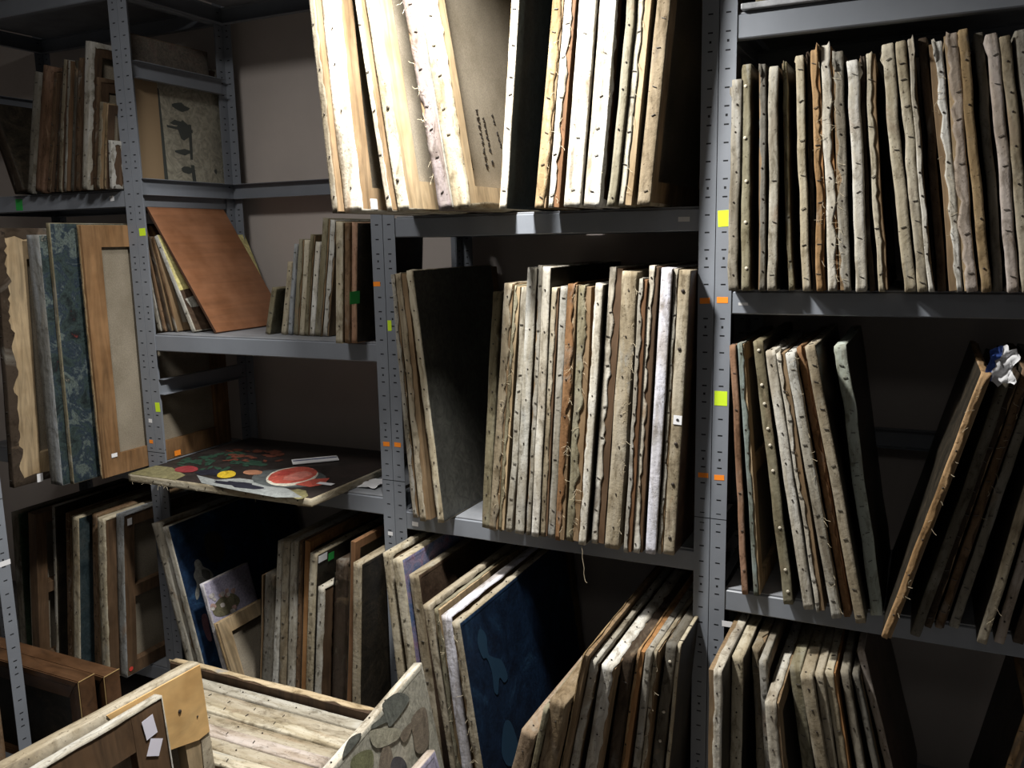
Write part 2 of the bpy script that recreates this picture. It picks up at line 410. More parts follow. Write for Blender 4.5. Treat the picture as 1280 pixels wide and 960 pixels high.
# ------------------------------------------------------------------ shelving
PW = .0415
ZJ = onY(888, 648, 0).z
def plate(mb, H, zj, fn):
    """slotted strip: a runs 0..PW across, z up; fn maps (a, z, depth) to space"""
    aa = [0, .0145, .0178, .0235, .0268, PW]; th = .0018
    zz = [(0, None)]; k = 0; z = .03; cuts = []
    while z < H-.03:
        if not (zj-.03 < z < zj+.03):
            cuts.append((z-.0019, z+.0019, 's'))
        if k % 4 == 1 and not (zj-.05 < z+.022 < zj+.05): cuts.append((z+.022-.0032, z+.022+.0032, 'd'))
        k += 1; z += .0436
    cuts.append((zj-.0012, zj+.0012, 'j'))
    for s in (-1, 1): cuts.append((zj+s*.014-.0014, zj+s*.014+.0014, 's'))
    cuts.sort(); lv = 0; rows = []
    for a, b, ty in cuts: rows += [(lv, a, ''), (a, b, ty)]; lv = b
    rows.append((lv, H, ''))
    def q(a0, a1, z0, z1, d): mb.add([fn(a0, z0, d), fn(a1, z0, d), fn(a1, z1, d), fn(a0, z1, d)], [(0,1,2,3)])
    for z0, z1, ty in rows:
        for p0, p1 in {'s': [(aa[1], aa[4])], 'd': [(aa[2], aa[3])], 'j': [(aa[0], aa[5])]}.get(ty, []):
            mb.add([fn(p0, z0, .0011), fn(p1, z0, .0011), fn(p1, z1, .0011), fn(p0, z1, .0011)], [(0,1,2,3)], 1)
        solid = {'': [(aa[0], aa[5])], 's': [(aa[0], aa[1]), (aa[4], aa[5])], 'd': [(aa[0], aa[2]), (aa[3], aa[5])], 'j': []}[ty]
        for a0, a1 in solid:
            for d in (0, th): q(a0, a1, z0, z1, d)
            for a in (a0, a1):
                if a in (0, PW): mb.add([fn(a, z0, 0), fn(a, z0, th), fn(a, z1, th), fn(a, z1, 0)], [(0,1,2,3)])
    mb.box_j = None
_pc = {}
def post_mesh(H, sx, sy):
    k = (round(H, 3), sx, sy)
    if k not in _pc:
        mb = MB()
        plate(mb, H, ZJ, lambda a, z, d: (sx*a, sy*d, z))
        plate(mb, H, ZJ, lambda a, z, d: (sx*d, sy*(a+.0019), z))
        # splice plate behind the joint and foot plate
        mb.box((min(sx*.003, sx*.038), min(sy*.0022, sy*.0042), ZJ-.06), (max(sx*.003, sx*.038), max(sy*.0022, sy*.0042), ZJ+.06))
        mb.box((min(0, sx*.06), min(0, sy*.06), 0), (max(0, sx*.06), max(0, sy*.06), .004))
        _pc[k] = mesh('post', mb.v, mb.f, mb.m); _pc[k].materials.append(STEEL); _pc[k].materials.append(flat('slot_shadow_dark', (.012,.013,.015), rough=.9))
    return _pc[k]
BH = .057
def beam(parent, name, p, q, z, inward):
    """a channel from p to q (x, y) whose top lies at z; inward = unit (x, y) of the lip"""
    p = Vector((*p, 0)); q = Vector((*q, 0)); d = q-p; i = Vector((*inward, 0)); up = Vector((0, 0, 1)); mb = MB()
    prof = [(0, -.003), (0, -BH+.003), (.003, -BH), (.026, -BH), (.026, -BH+.002), (.0035, -BH+.002), (.002, -BH+.004), (.002, -.004), (.003, -.002), (.026, -.002), (.026, 0), (.003, 0)]
    n = len(prof); vs = [p+i*a+up*(z+b) for a, b in prof] + [q+i*a+up*(z+b) for a, b in prof]
    fs = [(k, (k+1) % n, n+(k+1) % n, n+k) for k in range(n)] + [tuple(range(n)), tuple(range(n, 2*n))]
    mb.add(vs, fs); return mb.build(name, STEEL, parent)
D = .49
def shelving(mat, W, levels, H, label, group='grey steel shelving bays'):
    r = empty('shelving_unit', mat); posts = []
    for x, sx in ((.001, 1), (W-.001, -1)):
        for y, sy in ((0, 1), (D, -1)):
            o = link('post', post_mesh(H, sx, sy), None, r); o.location = (x, y, 0); posts.append(o)
    beams = {}
    for z, what in levels:
        if 'f' in what: beams[('f', z)] = beam(r, 'beam', (.004, .0032), (W-.004, .0032), z, (0, 1))
        if 'r' in what: beams[('r', z)] = beam(r, 'rear_beam', (.004, D-.0032), (W-.004, D-.0032), z, (0, -1))
        if 'l' in what: beams[('l', z)] = beam(r, 'side_beam', (.0046, .032), (.0046, D-.032), z, (1, 0))
        if 'R' in what: beams[('R', z)] = beam(r, 'side_beam', (W-.0046, .032), (W-.0046, D-.032), z, (-1, 0))
        if 'b' in what:
            mb = MB(); mb.box((.045, .008, z+.0004), (W-.045, D-.008, z+.005), bev=.0015); beams[('b', z)] = mb.build('shelf_board', BOARD, r)
    r['category'] = 'shelving'; r['label'] = label; r['group'] = group
    bpy.context.view_layer.update()
    return r, posts, beams
ZM1, ZM2, ZR1, ZR2, ZLA, ZLB, ZFL, ZB = 1.792, .883, 1.582, .786, 1.412, .919, 1.918, .12
TOP = 2.615
TR = Matrix.Translation
full = 'frlRb'
far, far_p, far_b = shelving(TR((-2.055, 0, 0)), 1.028, [(ZB, full), (ZLB, full), (ZFL, full), (2.353, 'l'), (TOP, full)], 2.75, 'grey steel shelving bay at far left with big canvases jutting out')
left, left_p, left_b = shelving(TR((-1.027, 0, 0)), 1.027, [(ZB, full), (ZLB, full), (1.247, 'l'), (ZLA, 'frRb'), (1.959, 'lr'), (2.353, 'l'), (TOP, full)], 2.75, 'grey steel shelving bay with orange board and flat still life')
mid, mid_p, mid_b = shelving(TR((0, 0, 0)), .998, [(ZB, full), (ZM2, full), (ZM1, full)], 2.75, 'grey steel shelving bay in the centre with brightly lit top canvases')
rgt, rgt_p, rgt_b = shelving(TR((.998, 0, 0)), 1.03, [(ZB, full), (ZR2, full), (1.16, 'r'), (ZR1, full), (2.246, full)], 2.75, 'grey steel shelving bay on the right behind the lime stickers')
WX = -1.0
wing, wing_p, wing_b = shelving(TR((WX, -.608-1.03, 0)) @ Matrix.Rotation(math.pi/2, 4, 'Z'), 1.03, [(ZB, full), (1.0, full), (2.0, full)], 2.1, 'grey slotted shelving post in the lower left corner, white label')
# stickers on the steel, each at its own place
for (u, v, par, m, w, h) in [(471,355,left_p[2],ORANGE,.025,.014),(483,555,left_p[2],ORANGE,.024,.014),(497,556,mid_p[0],ORANGE,.024,.014),(881,376,mid_p[2],ORANGE,.026,.015),(903,375,rgt_p[0],ORANGE,.028,.015),
    (879,594,mid_p[2],ORANGE,.027,.013),(899,597,rgt_p[0],ORANGE,.026,.014),(189,552,far_p[2],ORANGE,.018,.013),(905,273,rgt_p[0],LIME,.030,.040),(901,498,rgt_p[0],LIME,.033,.038),(178,290,left_p[0],LIME,.030,.026),(197,509,left_p[0],LIME,.022,.034),(487,407,mid_p[0],LIME,.014,.032),
    (24,256,far_b[('f', ZFL)],GREEN,.038,.042),(140,248,far_b[('f', ZFL)],WHITE,.02,.018),(909,780,rgt_p[0],WHITE,.028,.016),(488,667,mid_p[0],WHITE,.018,.012),(519,655,mid_b[('f', ZM2)],WHITE,.022,.014),(855,274,mid_b[('f', ZM1)],flat('grey_label', (.5,.5,.5)),.03,.012),(929,380,rgt_b[('f', ZR1)],flat('grey_label', (.5,.5,.5)),.024,.007),(188,526,left_p[0],WHITE,.017,.014)]:
    beam_ = 'beam' in par.name
    c = onY(u, v, -.0002 if not beam_ else .0030)
    nm = {ORANGE: 'orange sticker', LIME: 'lime sticker', GREEN: 'green sticker'}.get(m, 'white label')
    sticker(par, c, w, h, m, label=nm, rot=random.uniform(-.05, .05))
c = onX(6, 704, WX+.0003); sticker(wing_p[2], c, .036, .016, WHITE, n='x', label='white label')
# ------------------------------------------------------------------ rows of canvases
RM1 = row(ZM1, "centre bay top shelf", 'canvases on the top shelf of the centre bay', [
 e(416,428,274,384,398,0,(.26,.235,.19), y=-.38, H=.84, t=.022, face='grey', rag=.003, desc='outermost beige-grey canvas overhanging left'),
 e(431,450,274,398,425,0,'white', y=-.36, H=.82, wood='tan', cov=1, fold=.004, tack='t', bar=.06, desc='white canvas with yellow streak and tan stretcher back'),
 e(484,497,271,444,457,0,'white', y=-.33, H=.8, t=.018, face='grey', rag=.003, desc='narrow white canvas against a tacked one'),
 e(498,506,270,457,480,0,'cream', y=-.32, H=.83, t=.032, tack='T', wood='pale', bar=.075, cov=1, fold=.003, ntk=5, desc='thick white canvas with big black tacks'),
 e(549,565,268,504,521,0,(.25,.215,.22), y=-.28, H=.84, side='R', face='grey', rag=.006, threads=True, cov=.95, desc='pinkish canvas with frayed yellow fringe'),
 e(567,581,267,521.5,544,0,'cream', y=-.275, H=.8, wood='pale', cov=1, fold=.012, rag=.004, tack='s', bar=.055, desc='stapled cream canvas with handwriting on its linen back'),
 e(623.5,633,266,638,648,0,'white', y=-.21, H=.82, side='R', face='teal', cov=.9, wood='pale', desc='white-edged canvas with dark slate painted face'),
 e(668,682,264,690,704.5,0,'tan', y=-.16, H=.83, rag=.004, face='brown', threads=True, desc='tan fibrous ragged canvas'),
 e(685.6,703,264,704.6,720,0,'white', y=-.16, H=.85, cov=.66, wood='rust', rag=.004, threads=True, desc='white canvas with rust-coloured wood strip'),
 e(704.6,723.5,263,720.6,745,0,'white', y=-.16, H=.82, tack='s', cov=1, fold=.01, ntk=7, desc='broad bright white stapled canvas'),
 e(729,748,263,747,769,0,'white', y=-.15, H=.8, cov=1, fold=.018, rag=.004, bow=.004, wood='brown', threads=True, desc='broad white canvas with pinkish frayed edge'),
 e(758.5,772,259,780,789,0,(.27,.255,.2), y=-.14, H=.83, rag=.006, bow=.008, wob=.003, cov=1, fold=.02, wood='brown', desc='wavy bent grey canvas'),
 e(773,793,259,798,814,0,(.42,.40,.33), y=-.13, H=.81, cov=.5, wood='pale', rag=.003, threads=True, desc='pale canvas with yellow ochre wood edge'),
 e(796,818,258,821,837,0,(.33,.28,.21), y=-.12, H=.86, wood='tan', cov=1, fold=.008, rag=.003, bar=.06, desc='beige tacked canvas, dark linen back visible'),
], dict(cross=False), xr=(.044, .953))
RM2 = row(ZM2, "centre bay middle shelf", 'canvases on the middle shelf of the centre bay', [
 e(516,524,646,488,493.5,343,'grey', rag=.003, threads=True),
 e(525,543,650,493.5,502.5,341,'beige', cov=.55, wood='tan', rag=.003, cat='canvas', desc='beige canvas with broad tan wood edge leaning'),
 e(547,560,653,503,511,338,'cream', side='R', face='darkgrey', cov=.95, L=.50, desc='cream-edged canvas showing large dark grey painting'),
 e(602,610,661,616,628,365,'olive', y=-.055, rag=.002, cov=1),
 e(611,621,662,630.5,642.7,354,'beige', rag=.005, threads=True),
 e(622,631,663,641,649,357,'olive', rag=.005, cov=.6, wood='pale', threads=True, tack=None, desc='narrow olive ragged canvas with pale wood strip'),
 e(632,641,664,648,657,359,'pale grey', rag=.004, bow=.004, wob=.003, cov=1),
 e(644,657,667,660,669,334.5,'pale grey', rag=.002, cov=1, side='R', face='dark', desc='tall pale grey canvas smeared with dark marks'),
 e(657.2,663.5,668,669.8,678,332.5,'grey', side='R', face='dark', desc='tall slim grey canvas'),
 e(664,672.4,670,679,689,333.5,'white', side='R', face='dark', cov=1, desc='tall creamy white canvas, dark face above its neighbours'),
 e(674,683,670,688.5,699.5,359.5,'beige', cov=.75, wood='brown'),
 e(684.5,693.5,671,700.4,709,358,'grey', cov=1),
 e(694,706.5,675,709.7,720,355,'rust-brown', rag=.006, threads=True, cov=.8, desc='rust-orange frayed canvas with hanging fibres'),
 e(707.5,722,676,720.7,740,357,'olive', rag=.006, threads=True, cov=.6, wood='tan', wob=.003),
 e(723,731,680,744,755.5,355,'white', side='R', face='dark', rag=.003, cov=.95, desc='bright white-edged canvas beside a dark gap'),
 e(739,755,679,762.5,779,334,'white', cov=.5, wood='brown', rag=.004, desc='white canvas with dark brown wood behind'),
 e(756.5,772.5,684,778.5,799,339,'beige', rag=.007, threads=True, cov=1, wob=.003, fold=.02, desc='broad frayed beige canvas with torn fringe'),
 e(779,788.5,690,799,809,348.5,'grey', cov=.55, wood='rust', rag=.004),
 e(790,801,690,809.3,825.5,332.5,'white', cov=.55, wood='brown', rag=.004, wob=.003, desc='white canvas with wavy edge over brown wood'),
 e(806.5,819.5,691,826.8,839.7,335,'lavender-white', cov=1, tack=None, rag=.0005, fold=.003, bow=0, wob=.0002, desc='clean smooth lavender-white canvas'),
 e(820.2,828,691,840.5,847.8,336.5,'grey', cov=.8, rag=.003),
 e(829.5,843,692.5,852,868,337.6,'beige', tack='T', cov=1, side='R', face='brown', rag=.002, ntk=6, desc='beige tacked canvas bearing a small white tag'),
], dict(wob=.0018, torn=.004), xr=(.045, .953))
RR1 = row(ZR1, "right bay top shelf", 'canvases on the top shelf of the right bay', [
 e(911,923,362,912.5,927,100.6,'grey', y=-.055, cov=1, side='R', rag=.003, wob=.004, desc='short grimy grey canvas beside the post'),
 e(927.7,938,362,928.7,940,81,'olive', y=-.05, side='R', face='dark', cov=1, tack='p', desc='olive-tan canvas with pale tacks'),
 e(947.8,956,363,948,957,81,'dark grey', y=-.05, side='R', rag=.003),
 e(960,972,361,961,971,84,'pale grey', y=-.05, side='R', rag=.003, cov=1, desc='pale grey canvas with a black smudge'),
 e(985,991,358,977,983.5,78,'olive', y=-.03, side='R', rag=.003, wob=.004, desc='very narrow olive canvas before a wide dark gap'),
 e(1003.5,1012,362.5,995,1006.5,70,'cream', y=-.045, side='R', cov=1, rag=.002),
 e(1013.5,1018,362,1007.5,1011,67,'dark brown', y=-.03, side='R', tack=None, rag=.003),
 e(1019.5,1031.5,363,1011.5,1024,63,'orange-tan', y=-.05, cov=.75, wood='orange', rag=.005, threads=True, desc='orange-tan ragged canvas'),
 e(1035,1047,363,1024.7,1038.5,57.5,'white', y=-.05, cov=.9, wood='orange', rag=.005, wob=.0045, threads=True, desc='white canvas curling at its top corner'),
 e(1051,1065,363,1041.5,1054.7,65,'grey', y=-.05, side='R', rag=.006, threads=True, wob=.0045, desc='grey canvas with torn yellowish edge'),
 e(1069.7,1084.5,363,1057.5,1069.7,76,'white', y=-.055, cov=1, tack='s', rag=.003, desc='chalky pinkish white stapled canvas'),
 e(1085.5,1093,363,1072,1080,71.6,'dark brown', y=-.04, side='R', rag=.002, tack=None),
 e(1098,1110,362,1081,1092,67,'cream', y=-.045, cov=.6, wood='tan', rag=.003, desc='cream canvas with tan wood edge'),
 e(1131.6,1144.5,362,1102.5,1118.3,55,'cream', y=-.055, cov=1, tack='s', side='R', ntk=6, desc='thick dirty cream canvas with large staples'),
 e(1145,1158,364,1118.6,1132,52,'cream', y=-.06, cov=1, rag=.005, wob=.0045, bow=.001, desc='cream canvas with wavy ragged rim and flap'),
 e(1158.7,1168,366,1135,1142,49,'white', y=-.06, rag=.003, cov=.9),
 e(1172,1184,361,1147,1156,48,'dark brown', y=-.04, cov=1, rag=.003, wob=.0045, tack=None, desc='dark brown canvas'),
 e(1188,1204,363,1160,1178,53,'white', y=-.055, cov=.62, side='R', wood='tan', rag=.004, threads=True, desc='half tan wood, half painted white canvas'),
 e(1206,1224,362,1179.5,1196,42.5,'pinkish grey', y=-.055, cov=.8, side='R', wood='pale', rag=.006, tack='s', wob=.0045, desc='pinkish grey canvas with peeling cream edge'),
 e(1228,1240,364,1197,1209.5,37,'tan', y=-.06, cov=1, side='R', rag=.004, desc='tall tan canvas'),
 e(1243,1256,361,1218,1228,41,'dark grey', y=-.04, cov=1, side='R', rag=.003, wob=.0045, tack=None, desc='charcoal canvas with knotted top'),
 e(1260,1275,363,1229.5,1245,42.5,'pinkish grey', y=-.055, cov=1, side='R', tack='s', wob=.004, bow=.004, desc='pinkish grey canvas with star-like folds'),
 e(1279,1292,363,1250,1264.5,45,'beige', y=-.055, cov=1, side='R', rag=.003, desc='beige-green canvas at the picture edge'),
 e(1296,1310,363,1268,1281,38,'grey', y=-.05, cov=1, side='R', desc='grey canvas cut by the picture edge'),
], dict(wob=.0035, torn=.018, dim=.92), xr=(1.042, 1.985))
RR2 = row(ZR2, "right bay middle shelf", 'canvases on the middle shelf of the right bay', [
 e(927,936,742.5,905.8,917,431,'reddish', rag=.004, cov=1, side='R', toptacks=True, desc='leaning reddish-brown canvas next to the post'),
 e(942,951.5,744,918,928.5,429,'blue-green', rag=.003, cov=.75, wood='pale', desc='leaning beige and blue-green canvas'),
 e(980.6,991,755,941.7,956,425,'olive', tack='p', cov=1, side='R', desc='leaning olive-brown canvas with pale ringed tacks'),
 e(1004.6,1017,761.5,956,968.5,437.5,'white', cov=1, toptacks=True, desc='leaning white canvas, first of the pale group'),
 e(1021,1033,764.6,969.5,980,440,'white', cov=.5, wood='tan', rag=.004, desc='leaning white canvas with tan frayed strip'),
 e(1040,1052.5,772.5,981,993.3,440,'pale grey', cov=1, rag=.003, threads=True, toptacks=True),
 e(1054.6,1065,770,994.5,1005,433,'rust-brown', cov=.8, wood='rust', rag=.005, tack=None),
 e(1069.6,1082.7,778.7,1006,1019,431,'beige', cov=1, side='R', face='dark', rag=.001, toptacks=True, desc='leaning clean beige canvas with even dark tacks'),
 e(1089,1102.5,768,1043,1060,430,'greenish white', cov=1, side='R', face='dark', rag=.003, tack='s', wob=.004, desc='leaning pale blue-green canvas with folded top'),
 e(1100.6,1113.5,798,1227,1243,465,'orange-tan', cov=.7, side='L', wood='tan', rag=.003, bow=0, threads=True, desc='orange-tan frayed canvas leaning right', face='dark'),
 e(1137,1151,794,1250,1263,474,'dark grey', cov=1, side='L', rag=.003, desc='dark grey right-leaning canvas with crumpled cloth'),
 e(1155,1166,784,1266,1276,465,'dark brown', cov=.9, side='L', rag=.003),
 e(1168,1182,785,1278,1291,460,'brown', cov=.8, rag=.005, side='L', wood='dark', threads=True),
 e(1186,1199,784,1296,1309,460,'grey', cov=1, side='L', face='dark'),
 e(1221,1235,804,1318,1331,480,'beige', cov=1, rag=.004, side='L', threads=True),
 e(1241.5,1256,803,1338,1351,480,'pinkish grey', cov=1, side='L'),
 e(1266,1281,804,1362,1376,480,'dark brown', cov=1, side='L'),
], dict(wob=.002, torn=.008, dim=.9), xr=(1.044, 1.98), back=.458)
row(ZB, "right bay bottom shelf", 'canvases on the bottom shelf of the right bay', [
 e(883.5,900,959,885.8,901,836,'white', zt=.70, cov=.62, side='R', wood='tan', toptacks=True, rag=.002, desc='white-topped canvas with tan wood edge by the post'),
 e(910.6,927,959,909.6,929,819,'cream', zt=.69, cov=1, side='R', desc='broad cream canvas with folded corner'),
 e(943,959,959,931,950,806,'beige', zt=.68, cov=.9, rag=.008, threads=True, wob=.004, desc='crumpled frayed beige canvas'),
 e(957,962,959,948,960,825,'grey', ext=True, y=-.14, cov=1, rag=.003),
 e(963,982,959,954.5,976,875,'white', zt=.62, cov=.8, wood='tan', rag=.003, toptacks=True, desc='lower dirty white canvas standing forward'),
 e(1004,1018,959,986.6,998,832,'olive', zt=.65, cov=1),
 e(1018,1034,959,999,1017,841,'beige', zt=.65, cov=1, toptacks=True, desc='broad beige canvas with straight top'),
 e(1034.8,1047,959,1018,1029.5,839.5,'beige', zt=.65, cov=1, rag=.003, desc='beige canvas with torn top fold'),
 e(1048,1063,959,1030,1045,838,'cream', zt=.65, cov=.8, wood='orange', toptacks=True),
 e(1070,1080,959,1050,1062,837,'grey', zt=.65, cov=1),
 e(1089,1097,959,1065,1074,840,'dark grey', zt=.64, cov=1),
 e(1104,1116,959,1066,1076,810,'pinkish grey', zt=.68, cov=1, side='R', face='brown', desc='speckled pinkish canvas beside bare wall'),
 e(1257,1275,960,1281,1299,890,'orange-tan', zt=.55, cov=.5, side='L', wood='tan', face='dark', desc='tan canvas leaning right in the picture corner'),
], dict(torn=.006, wob=.002), xr=(1.044, 1.985))
row(ZB, "centre bay bottom left stack", 'left stack on the bottom shelf of the centre bay', [
 e(495,504.5,837,477,490,690,'cream', zt=.80, cov=1, rag=.003, toptacks=True, desc='leaning cream canvas'),
 e(508,520,827,490.5,505,698,'cream', zt=.795, cov=1, side='R', face='blue', tack='s', toptacks=True, desc='cream stapled canvas with blue-red painted face'),
 e(543,556,957,511,521,717,'beige', zt=.75, cov=1, side='R', face='brown', rag=.003, desc='lower beige canvas with brown face'),
 e(562,569,957,528,540,755,'beige', zt=.735, cov=1, desc='leaning beige canvas'),
 e(569,577,957,542,550.5,760,'olive', zt=.735, cov=.8, wood='pale', rag=.004, threads=True),
 e(577.5,590,957,551,563,768,'lavender-white', zt=.735, cov=1, rag=.001, fold=.004, tack=None, toptacks=True, desc='smooth pale lavender canvas'),
 e(593,603,957,564,575,777,'beige', zt=.735, cov=.9, side='R', face='navy', rag=.005, threads=True, toptacks=True, L=.72, desc='frayed canvas with large dark blue painting',
   extra=[(flat('blue_paint', (.022,.062,.115), rough=.5), smooth([(.10,.86),(.13,.91),(.17,.86),(.165,.78),(.20,.74),(.26,.69),(.285,.6),(.25,.59),(.22,.63),(.19,.57),(.165,.6),(.17,.68),(.15,.76),(.12,.78)])),
          (flat('blue_paint', (.022,.062,.115), rough=.5), smooth([(.15,.32),(.2,.42),(.25,.40),(.28,.3),(.29,.2),(.33,.1),(.36,.03),(.24,.02),(.22,.12),(.21,.2),(.17,.24)]))]),
], xr=(.045, .95))
row(ZB, "centre bay bottom right stack", 'right stack on the bottom shelf of the centre bay', [
 e(640,657,960,653,668,911,(.36,.28,.21), ext=True, y=-0.42, cov=1, rag=.003, toptacks=True, desc='foremost reddish-beige canvas'),
 e(658.6,668,960,672,685,882,'olive', ext=True, y=-0.42, cov=1, rag=.003, toptacks=True),
 e(669,690,960,687,705,873,(.27,.21,.14), ext=True, y=-0.41, cov=1, rag=.006, wob=.004, wood='tan', desc='wide crumpled brown canvas'),
 e(697,708.5,960,718,735,815,'tan', ext=True, y=-.36, cov=.3, wood='tan', tack=None, desc='bare tan wooden edge canvas'),
 e(709.5,720.5,960,736,748,824,'pale grey', ext=True, y=-0.335, cov=1, rag=.003, threads=True, toptacks=True),
 e(730,747,960,753,776,830,'white', ext=True, y=-0.31, cov=.9, wood='tan', rag=.005, toptacks=True, desc='wide dirty white canvas with curled lip'),
 e(759.5,772,960,778.5,789,820,'dark brown', zt=.68, cov=1, side='R'),
 e(773,785,960,790,803,811,'orange-tan', zt=.69, cov=.4, wood='orange', desc='orange wood-edged canvas'),
 e(788,798,960,804,811.5,813,'grey', zt=.69, cov=1, toptacks=True),
 e(801,809,960,814,825,812,'beige', zt=.69, cov=.8, rag=.005, threads=True),
 e(815.6,829,960,836,845,804,'dark grey', zt=.70, cov=1, tack='p', rag=.002, desc='dark canvas with pale tacks'),
 e(835,845,960,851,864,805,'cream', zt=.70, cov=1, side='R', face='dark', toptacks=True, desc='cream canvas next to the post'),
], dict(torn=.006, wob=.002), xr=(.045, .953))
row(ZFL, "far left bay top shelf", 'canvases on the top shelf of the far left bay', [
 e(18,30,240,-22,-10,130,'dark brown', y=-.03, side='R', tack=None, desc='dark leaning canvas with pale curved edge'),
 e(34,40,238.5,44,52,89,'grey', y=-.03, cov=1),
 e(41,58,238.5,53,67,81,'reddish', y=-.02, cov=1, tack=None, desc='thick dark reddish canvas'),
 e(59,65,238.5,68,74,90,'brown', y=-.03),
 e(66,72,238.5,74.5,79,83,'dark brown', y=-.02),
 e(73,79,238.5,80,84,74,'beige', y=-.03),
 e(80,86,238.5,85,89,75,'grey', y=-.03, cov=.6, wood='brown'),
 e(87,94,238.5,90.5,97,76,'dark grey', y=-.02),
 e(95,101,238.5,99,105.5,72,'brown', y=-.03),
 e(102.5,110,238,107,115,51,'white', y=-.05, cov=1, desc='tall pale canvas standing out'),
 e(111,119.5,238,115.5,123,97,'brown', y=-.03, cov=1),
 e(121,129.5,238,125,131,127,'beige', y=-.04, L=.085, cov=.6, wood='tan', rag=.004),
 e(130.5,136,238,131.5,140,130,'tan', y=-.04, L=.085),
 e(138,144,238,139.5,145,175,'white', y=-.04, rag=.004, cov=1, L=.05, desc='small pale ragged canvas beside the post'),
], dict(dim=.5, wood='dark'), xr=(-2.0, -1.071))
bpy.context.view_layer.update()
# pale picture of ships at the end of that row
tag(canvas(TR((-1.088, .05, ZFL+.006)), .016, .40, .535, 'brown', side='R', face='red'), 'tall dull painting behind the ships picture, rising above the side bar', 'painting')
sx = -1.066
K = flat('grey_paint', (.05,.055,.05), rough=.6); K2 = flat('tan_paint', (.27,.19,.11), rough=.6)
def blot(cy, cz, ry, rz, n=11, seed=1):
    r = random.Random(seed); return [(cy+ry*math.cos(6.283*i/n)*r.uniform(.6, 1.15), cz+rz*math.sin(6.283*i/n)*r.uniform(.6, 1.15)) for i in range(n)]
o = canvas(TR((sx, .045, ZFL+.006)), .018, .44, .40, 'grey', side='R', face='ship', extra=[
   (K2, [(.02,.03),(.27,.03),(.27,.97),(.02,.97)]), (K, [(.27,.02),(.31,.02),(.30,.5),(.285,.9),(.27,.9)]),
   (K, blot(.50,.77,.10,.04,9,2)), (K, blot(.45,.62,.07,.03,9,3)), (K, blot(.53,.56,.10,.09,11,4)), (K, [(.34,.57),(.62,.545),(.62,.575),(.34,.59)]), (K, [(.57,.3),(.60,.3),(.61,.62),(.575,.62)]),
   (K, blot(.50,.36,.09,.03,9,5)), (K, blot(.53,.20,.09,.035,9,6)), (K, [(.58,.1),(.62,.1),(.61,.25),(.57,.25)]), (K, blot(.86,.21,.02,.03,7,8))])
tag(o, 'pale sideways picture of dark ships behind the side frame, beside the upper post', 'painting')
RF2 = row(ZLB, "far left bay second shelf", 'large canvases jutting from the far left bay', [
 e(12,22,609,-12,-2,285,'dark brown', cov=1, side='L', wood='pale', bar=.10, fold=.03, rag=.004, t=.025, desc='big canvas with tan back and torn paper'),
 e(64,80,605,33,46,294,'blue-grey', cov=1, side='R', face='floral', rag=.004, tack=None, desc='canvas edge smeared with blue and white paint'),
 e(85,93,604,53,61,279,'olive', cov=1, side='R', face='floral', rag=.002, tack=None, desc='large canvas with dark flower painting'),
 e(128,133,600,97.5,102,281,'tan', y=-.19, cov=.5, wood='warm', bar=.075, t=.02, desc='large canvas showing brown stretcher and grey linen'),
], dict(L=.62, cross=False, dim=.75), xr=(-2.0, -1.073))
RF3 = row(ZB, "far left bay bottom shelf", 'canvases on the bottom shelf of the far left bay', [
 e(22,30,760,14,22,640,'dark grey', zt=.74, cov=1, side='R', face='green', tack=None, desc='dark green canvas beside the slotted post'),
 e(40,60,814,34,58,640,'tan', zt=.76, cov=0, wood='brown', tack=None, t=.045, desc='plain brown wooden board edge'),
 e(65,71,817,63,70,632,'grey', zt=.77, cov=1, side='R', face='dark'),
 e(85,91,820,82,89,641,'brown', zt=.76, rag=.005, threads=True),
 e(93,101,828,90,98,645,'cream', zt=.76, cov=1, side='R', face='teal', desc='cream-edged canvas with dark teal face'),
 e(119,127,836,115,121.5,642,'brown', zt=.765, rag=.004),
 e(128,137,838,122,130,647,'cream', zt=.765, cov=1, wood='brown', fold=.004, bar=.06),
 e(151,159.5,857,144,153,642,'blue-grey', zt=.77, cov=1, wood='brown', fold=.003, tack=None, cross=True, bar=.05, desc='blue-grey canvas, brown back with red dot'),
])
row(ZLA, "left bay upper shelf left group", 'canvases standing on the upper shelf of the left bay', [
 e(197.5,203,415.5,176.5,179.5,331,'grey', y=.06, L=.3, cov=1, desc='small leaning grey canvas'),
 e(204,209,415.5,177.5,180.5,298,'brown', y=.06, L=.36, cov=1, tack=None),
 e(210.5,217.5,415.5,181,186,296,'dark brown', y=.06, L=.38, tack=None),
 e(219,227,415.5,183,188,297,'brown', y=.06, L=.38, cov=.8, tack=None),
 e(240.5,248.5,417.5,187,194,294,'pale grey', y=.06, L=.44, cov=1, side='R', face='brown', rag=.002, desc='leaning canvas with painted yellow sky',
   extra=[(PAINT['yellow'], [(.0,.42),(.3,.46),(.6,.5),(1,.48),(1,1),(0,1)]), (PAINT['grey'], [(.02,.33),(.2,.38),(.3,.34),(.28,.25),(.05,.24)])]),
], xr=(-1.066, -.05))
lb = empty('laminate_board', TR((0,0,0)))
pb = onZ(268.3, 416, ZLA+.006); yb = pb.y - .01; pb = onZ(268.3, 417, ZLA+.006); pt = onY(176.7, 251.5, pb.y)
a = math.atan2(pt.x-pb.x, pt.z-pb.z); Hb = (pt-pb).length
lb.matrix_world = TR((pb.x+.002, pb.y, ZLA+.0065)) @ Matrix.Rotation(a, 4, 'Y')
mb = MB(); mb.box((0, 0, 0), (.008, .375, Hb), bev=.0008); mb.build('board', LAM, lb)
